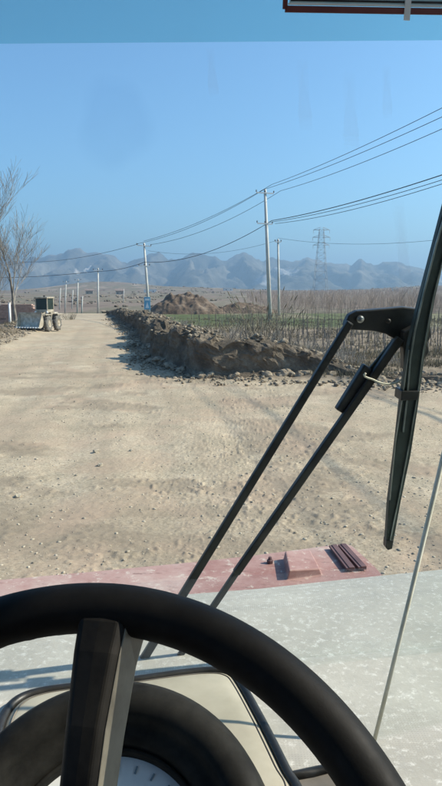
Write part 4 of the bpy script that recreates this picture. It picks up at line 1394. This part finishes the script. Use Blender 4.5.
# the edge of the corner pane, sealed with pale mastic
e0 = on_z(375, 738, ZD + .004); 
e1 = at(442, 462, .66); e2 = e1 + (e1 - e0) * .55
cp = link_mesh('corner_pane', [e0, e1, e2, e2 + Vector((.5, .16, .05)), e0 + Vector((.5, .16, 0))], [(0, 1, 2, 3, 4)], M['glass'], cab)
ev = (e2 - e0).normalized()
MB().tube([e0 - ev * .004, e0.lerp(e2, .33) + Vector((.0008, 0, 0)), e0.lerp(e2, .66), e2], [.0022, .0024, .0028, .0034], 8).build('edge_sealant', M['seal'], cp, smooth=True)

# -- red cowl outside the glass
ZC = ZD - .055
cow_px = [(-330, 616), (-160, 597), (0, 580), (100, 571), (200, 561.5), (250, 556), (300, 549.5), (345, 543.5), (352, 546), (374, 566)]
cw = [on_z(x, y, ZC) for x, y in cow_px]
cw_in = []
for i, p in enumerate(cw):
    q = p.copy(); 
    # inner edge lies under the windscreen foot
    d = (p - W0).dot(Wn) / Wn.dot(fwdv)
    cw_in.append(p - fwdv * max(d - .01, .004) if d > .012 else p - fwdv * .004)
vs = cw + cw_in + [v - Vector((0, 0, .03)) - fwdv * -.012 for v in cw] + [v + Vector((0, 0, -.7)) + fwdv * .02 for v in cw]
n_ = len(cw)
fs = []
for i in range(n_ - 1):
    fs += [(i, i + 1, n_ + i + 1, n_ + i), (i, i + 1, 2 * n_ + i + 1, 2 * n_ + i), (2 * n_ + i, 2 * n_ + i + 1, 3 * n_ + i + 1, 3 * n_ + i)]
mb = MB(); mb.add(vs, fs)
cowl = mb.build('bonnet', M['cowl'], cab)
# raised bracket with two slots, its right end
def cz(px_, py_, dz=0.0): return on_z(px_, py_, ZC + dz)
b4 = [cz(276, 577, .0), cz(306, 574, .0), cz(318, 566, .0), cz(300, 552, .0)]
blk = MB()
lowp = [cz(287, 580), cz(322, 575), cz(312, 556), cz(283, 560)]
topp = [v + Vector((.004 * (1 if i in (0, 3) else -1), 0, .018 if i in (0, 3) else .012)) for i, v in enumerate(lowp)]
blk.add(lowp + topp, [(0, 1, 2, 3), (4, 5, 6, 7), (0, 1, 5, 4), (1, 2, 6, 5), (2, 3, 7, 6), (3, 0, 4, 7)])
blk.build('wiper_mount', M['cowl'], cowl, bevel=.002)
for (x0, y0, x1, y1) in ((334, 546, 352, 569), (343, 545, 364, 568)):
    a, b_ = cz(x0, y0, .006), cz(x1, y1, .006)
    MB().bar(a, b_, .011, .007, (0, 0, 1)).build('rib', M['cowldark'], cowl, bevel=.001)
    MB().bar(a + rightv * -.007, b_ + rightv * -.007, .006, .004, (0, 0, 1)).build('slot', M['cowldark'], cowl)
bt = cz(270, 561, .004)
MB().lathe([(.006, -.004), (.006, .002), (.004, .003), (.003, .008), (0, .008)], Matrix.Translation(bt), 8).build('bolt', M['cowldark'], cowl)

# -- wiper: two parallel arms from the cowl to a head plate that carries the blade
OFF = .030
wr = empty('wiper', W0 + Wn * OFF); wr.parent = cab; WORLD[wr.name] = Matrix.Translation(W0 + Wn * OFF)
G = lambda x, y, o=OFF: glass(x, y, o)
MB().bar(G(133, 676), G(350, 322), (.0105, .0088), .007, Wn).build('arm', M['blackarm'], wr, bevel=.0015)
a2 = MB().bar(G(166, 676), G(238, 570), .0078, .006, Wn).bar(G(236, 573), G(400, 338), (.0095, .0098), .0075, Wn)
arm2 = a2.build('arm', M['blackarm'], wr, bevel=.0015)
MB().bar(G(339, 411, OFF + .006), G(369, 367, OFF + .006), (.012, .017), .010, Wn).build('spring_cover', M['blackarm'], arm2, bevel=.002)
MB().bar(G(369, 376, OFF + .006), G(398, 341, OFF + .006), .0130, .004, Wn).build('grey_sleeve', M['blade'], arm2, bevel=.001)
head_px = [(344, 326), (349, 315), (357, 311), (382, 309), (404, 307), (421, 309), (430, 318), (432, 336), (424, 350), (410, 349), (398, 341), (386, 334), (372, 331), (352, 330)]
hd = MB().prism([G(x, y, OFF + .008) for x, y in head_px], Wn * .010).build('head_plate', M['blackarm'], wr, bevel=.0015)
for x, y, r_ in ((360, 319, .0033), (388, 321, .0021)):
    q = G(x, y, OFF + .008)
    Mb = (-Wn).to_track_quat('Z', 'Y').to_matrix().to_4x4(); Mb.translation = q
    MB().lathe([(r_ * 1.3, 0), (r_ * 1.3, .002), (r_, .0025), (r_ * .8, .005), (0, .0055)], Mb, 14).build('pivot_bolt', M['chrome'] if x == 360 else M['darkmetal'], hd)
# coupling from the head plate to the blade
MB().prism([G(404, 332, OFF - .004), (G(424, 322, OFF - .004)), G(430, 352, OFF - .004), G(416, 372, OFF - .004), G(404, 370, OFF - .004)], Wn * .012).build('coupling', M['blackarm'], wr, bevel=.0015)
BO = .008
blade_px = [(386, 546), (389, 549.5), (393, 546), (401, 502), (411, 455), (419, 402), (425, 355), (435, 300), (447, 250), (461, 196), (476, 140), (466, 140), (447, 196), (433, 250), (420, 300), (409, 345), (401, 402), (395, 455), (389, 502)]
bl = MB().prism([G(x, y, BO) for x, y in blade_px], Wn * .008).build('blade', M['blade'], wr, bevel=.001)
def strip(pts, w_, off, th, mat, name, par):
    mb = MB()
    for i in range(len(pts) - 1):
        mb.bar(G(*pts[i], off), G(*pts[i + 1], off), w_, th, Wn)
    return mb.build(name, M[mat], par)
strip([(390, 540), (399, 497), (408, 450), (417, 399), (423, 352), (433, 298), (446, 248), (468, 170)], .0015, BO - .0012, .0022, 'blademetal', 'edge_strip', bl)
strip([(403, 432), (407, 398), (410, 360), (415, 330), (424, 292), (436, 245), (450, 196), (462, 150)], .0020, BO - .0012, .0022, 'blademetal', 'edge_strip', bl)
strip([(409, 350), (403, 395), (396, 440), (390, 500)], .0009, BO - .0012, .0016, 'blademetal', 'edge_strip', bl)
MB().prism([G(402, 391, BO - .004), G(420, 391, BO - .004), G(418, 400, BO - .004), G(401, 401, BO - .004)], Wn * .02).build('blade_clamp', M['blackarm'], bl, bevel=.001)
MB().prism([G(386.5, 540, BO - .001), G(394, 540, BO - .001), G(392.5, 549, BO - .001), G(388, 550.5, BO - .001), G(386, 548, BO - .001)], Wn * .010).build('end_cap', M['blackarm'], bl, bevel=.001)
# washer hose
hp = [(366, 373), (374, 380), (386, 384), (398, 382), (408, 372), (412, 356)]
MB().tube(smooth_loop([G(x, y, OFF - .008) for x, y in hp], 5)[:-8], .0012, 6).build('washer_hose', M['seal'], wr, smooth=True)

# -- roof, pillars, floor and seat wall that close the cab outside the picture
M['cabin'] = simple('cab_interior_grey', (.16, .165, .165), (.22, .225, .22), 8, .7)
Mc = Matrix.Rotation(YAW, 3, 'Z')
def cabbox(name, c, s, mat='cabin', bev=.01):
    c2 = EYE + Mc @ Vector(c)
    return MB().box(c2, s, YAW).build(name, M[mat], cab, bevel=bev)
cabbox('cab_roof', (0, -.14, .735), (2.2, 1.54, .05))
cabbox('cab_floor', (0, .0, -1.62), (2.2, 1.9, .05))
cabbox('rear_wall', (0, -.93, -.45), (2.2, .04, 2.35))
for sx in (-1, 1):
    cabbox('corner_pillar', (sx * 1.07, .10, -.45), (.06, .06, 2.32), 'cowl')
    cabbox('side_panel', (sx * 1.08, -.05, -1.15), (.04, 1.85, .9), 'cowl')
cabbox('seat', (-.05, -.42, -.72), (.50, .50, .12), 'gasket', .04)
cabbox('seat_back', (-.05, -.70, -.40), (.48, .10, .60), 'gasket', .04)
cabbox('seat_base', (-.05, -.42, -1.18), (.40, .40, .82), 'cabin', .02)

# ------------------------------------------------------------------ haze
hz_m = bpy.data.materials.new('haze_air'); hz_m.use_nodes = True
t = hz_m.node_tree; t.nodes.clear()
o_ = t.nodes.new('ShaderNodeOutputMaterial'); pv = t.nodes.new('ShaderNodeVolumePrincipled')
pv.inputs['Color'].default_value = (.45, .67, .92, 1)
pv.inputs['Density'].default_value = 0.00033
pv.inputs['Anisotropy'].default_value = 0.3
t.links.new(pv.outputs[0], o_.inputs['Volume'])
MB().box((0, 1500, 145), (15600, 11400, 330)).build('haze', hz_m)['kind'] = 'stuff'
bpy.data.objects['haze']['label'] = 'pale bluish haze hanging over the plain'
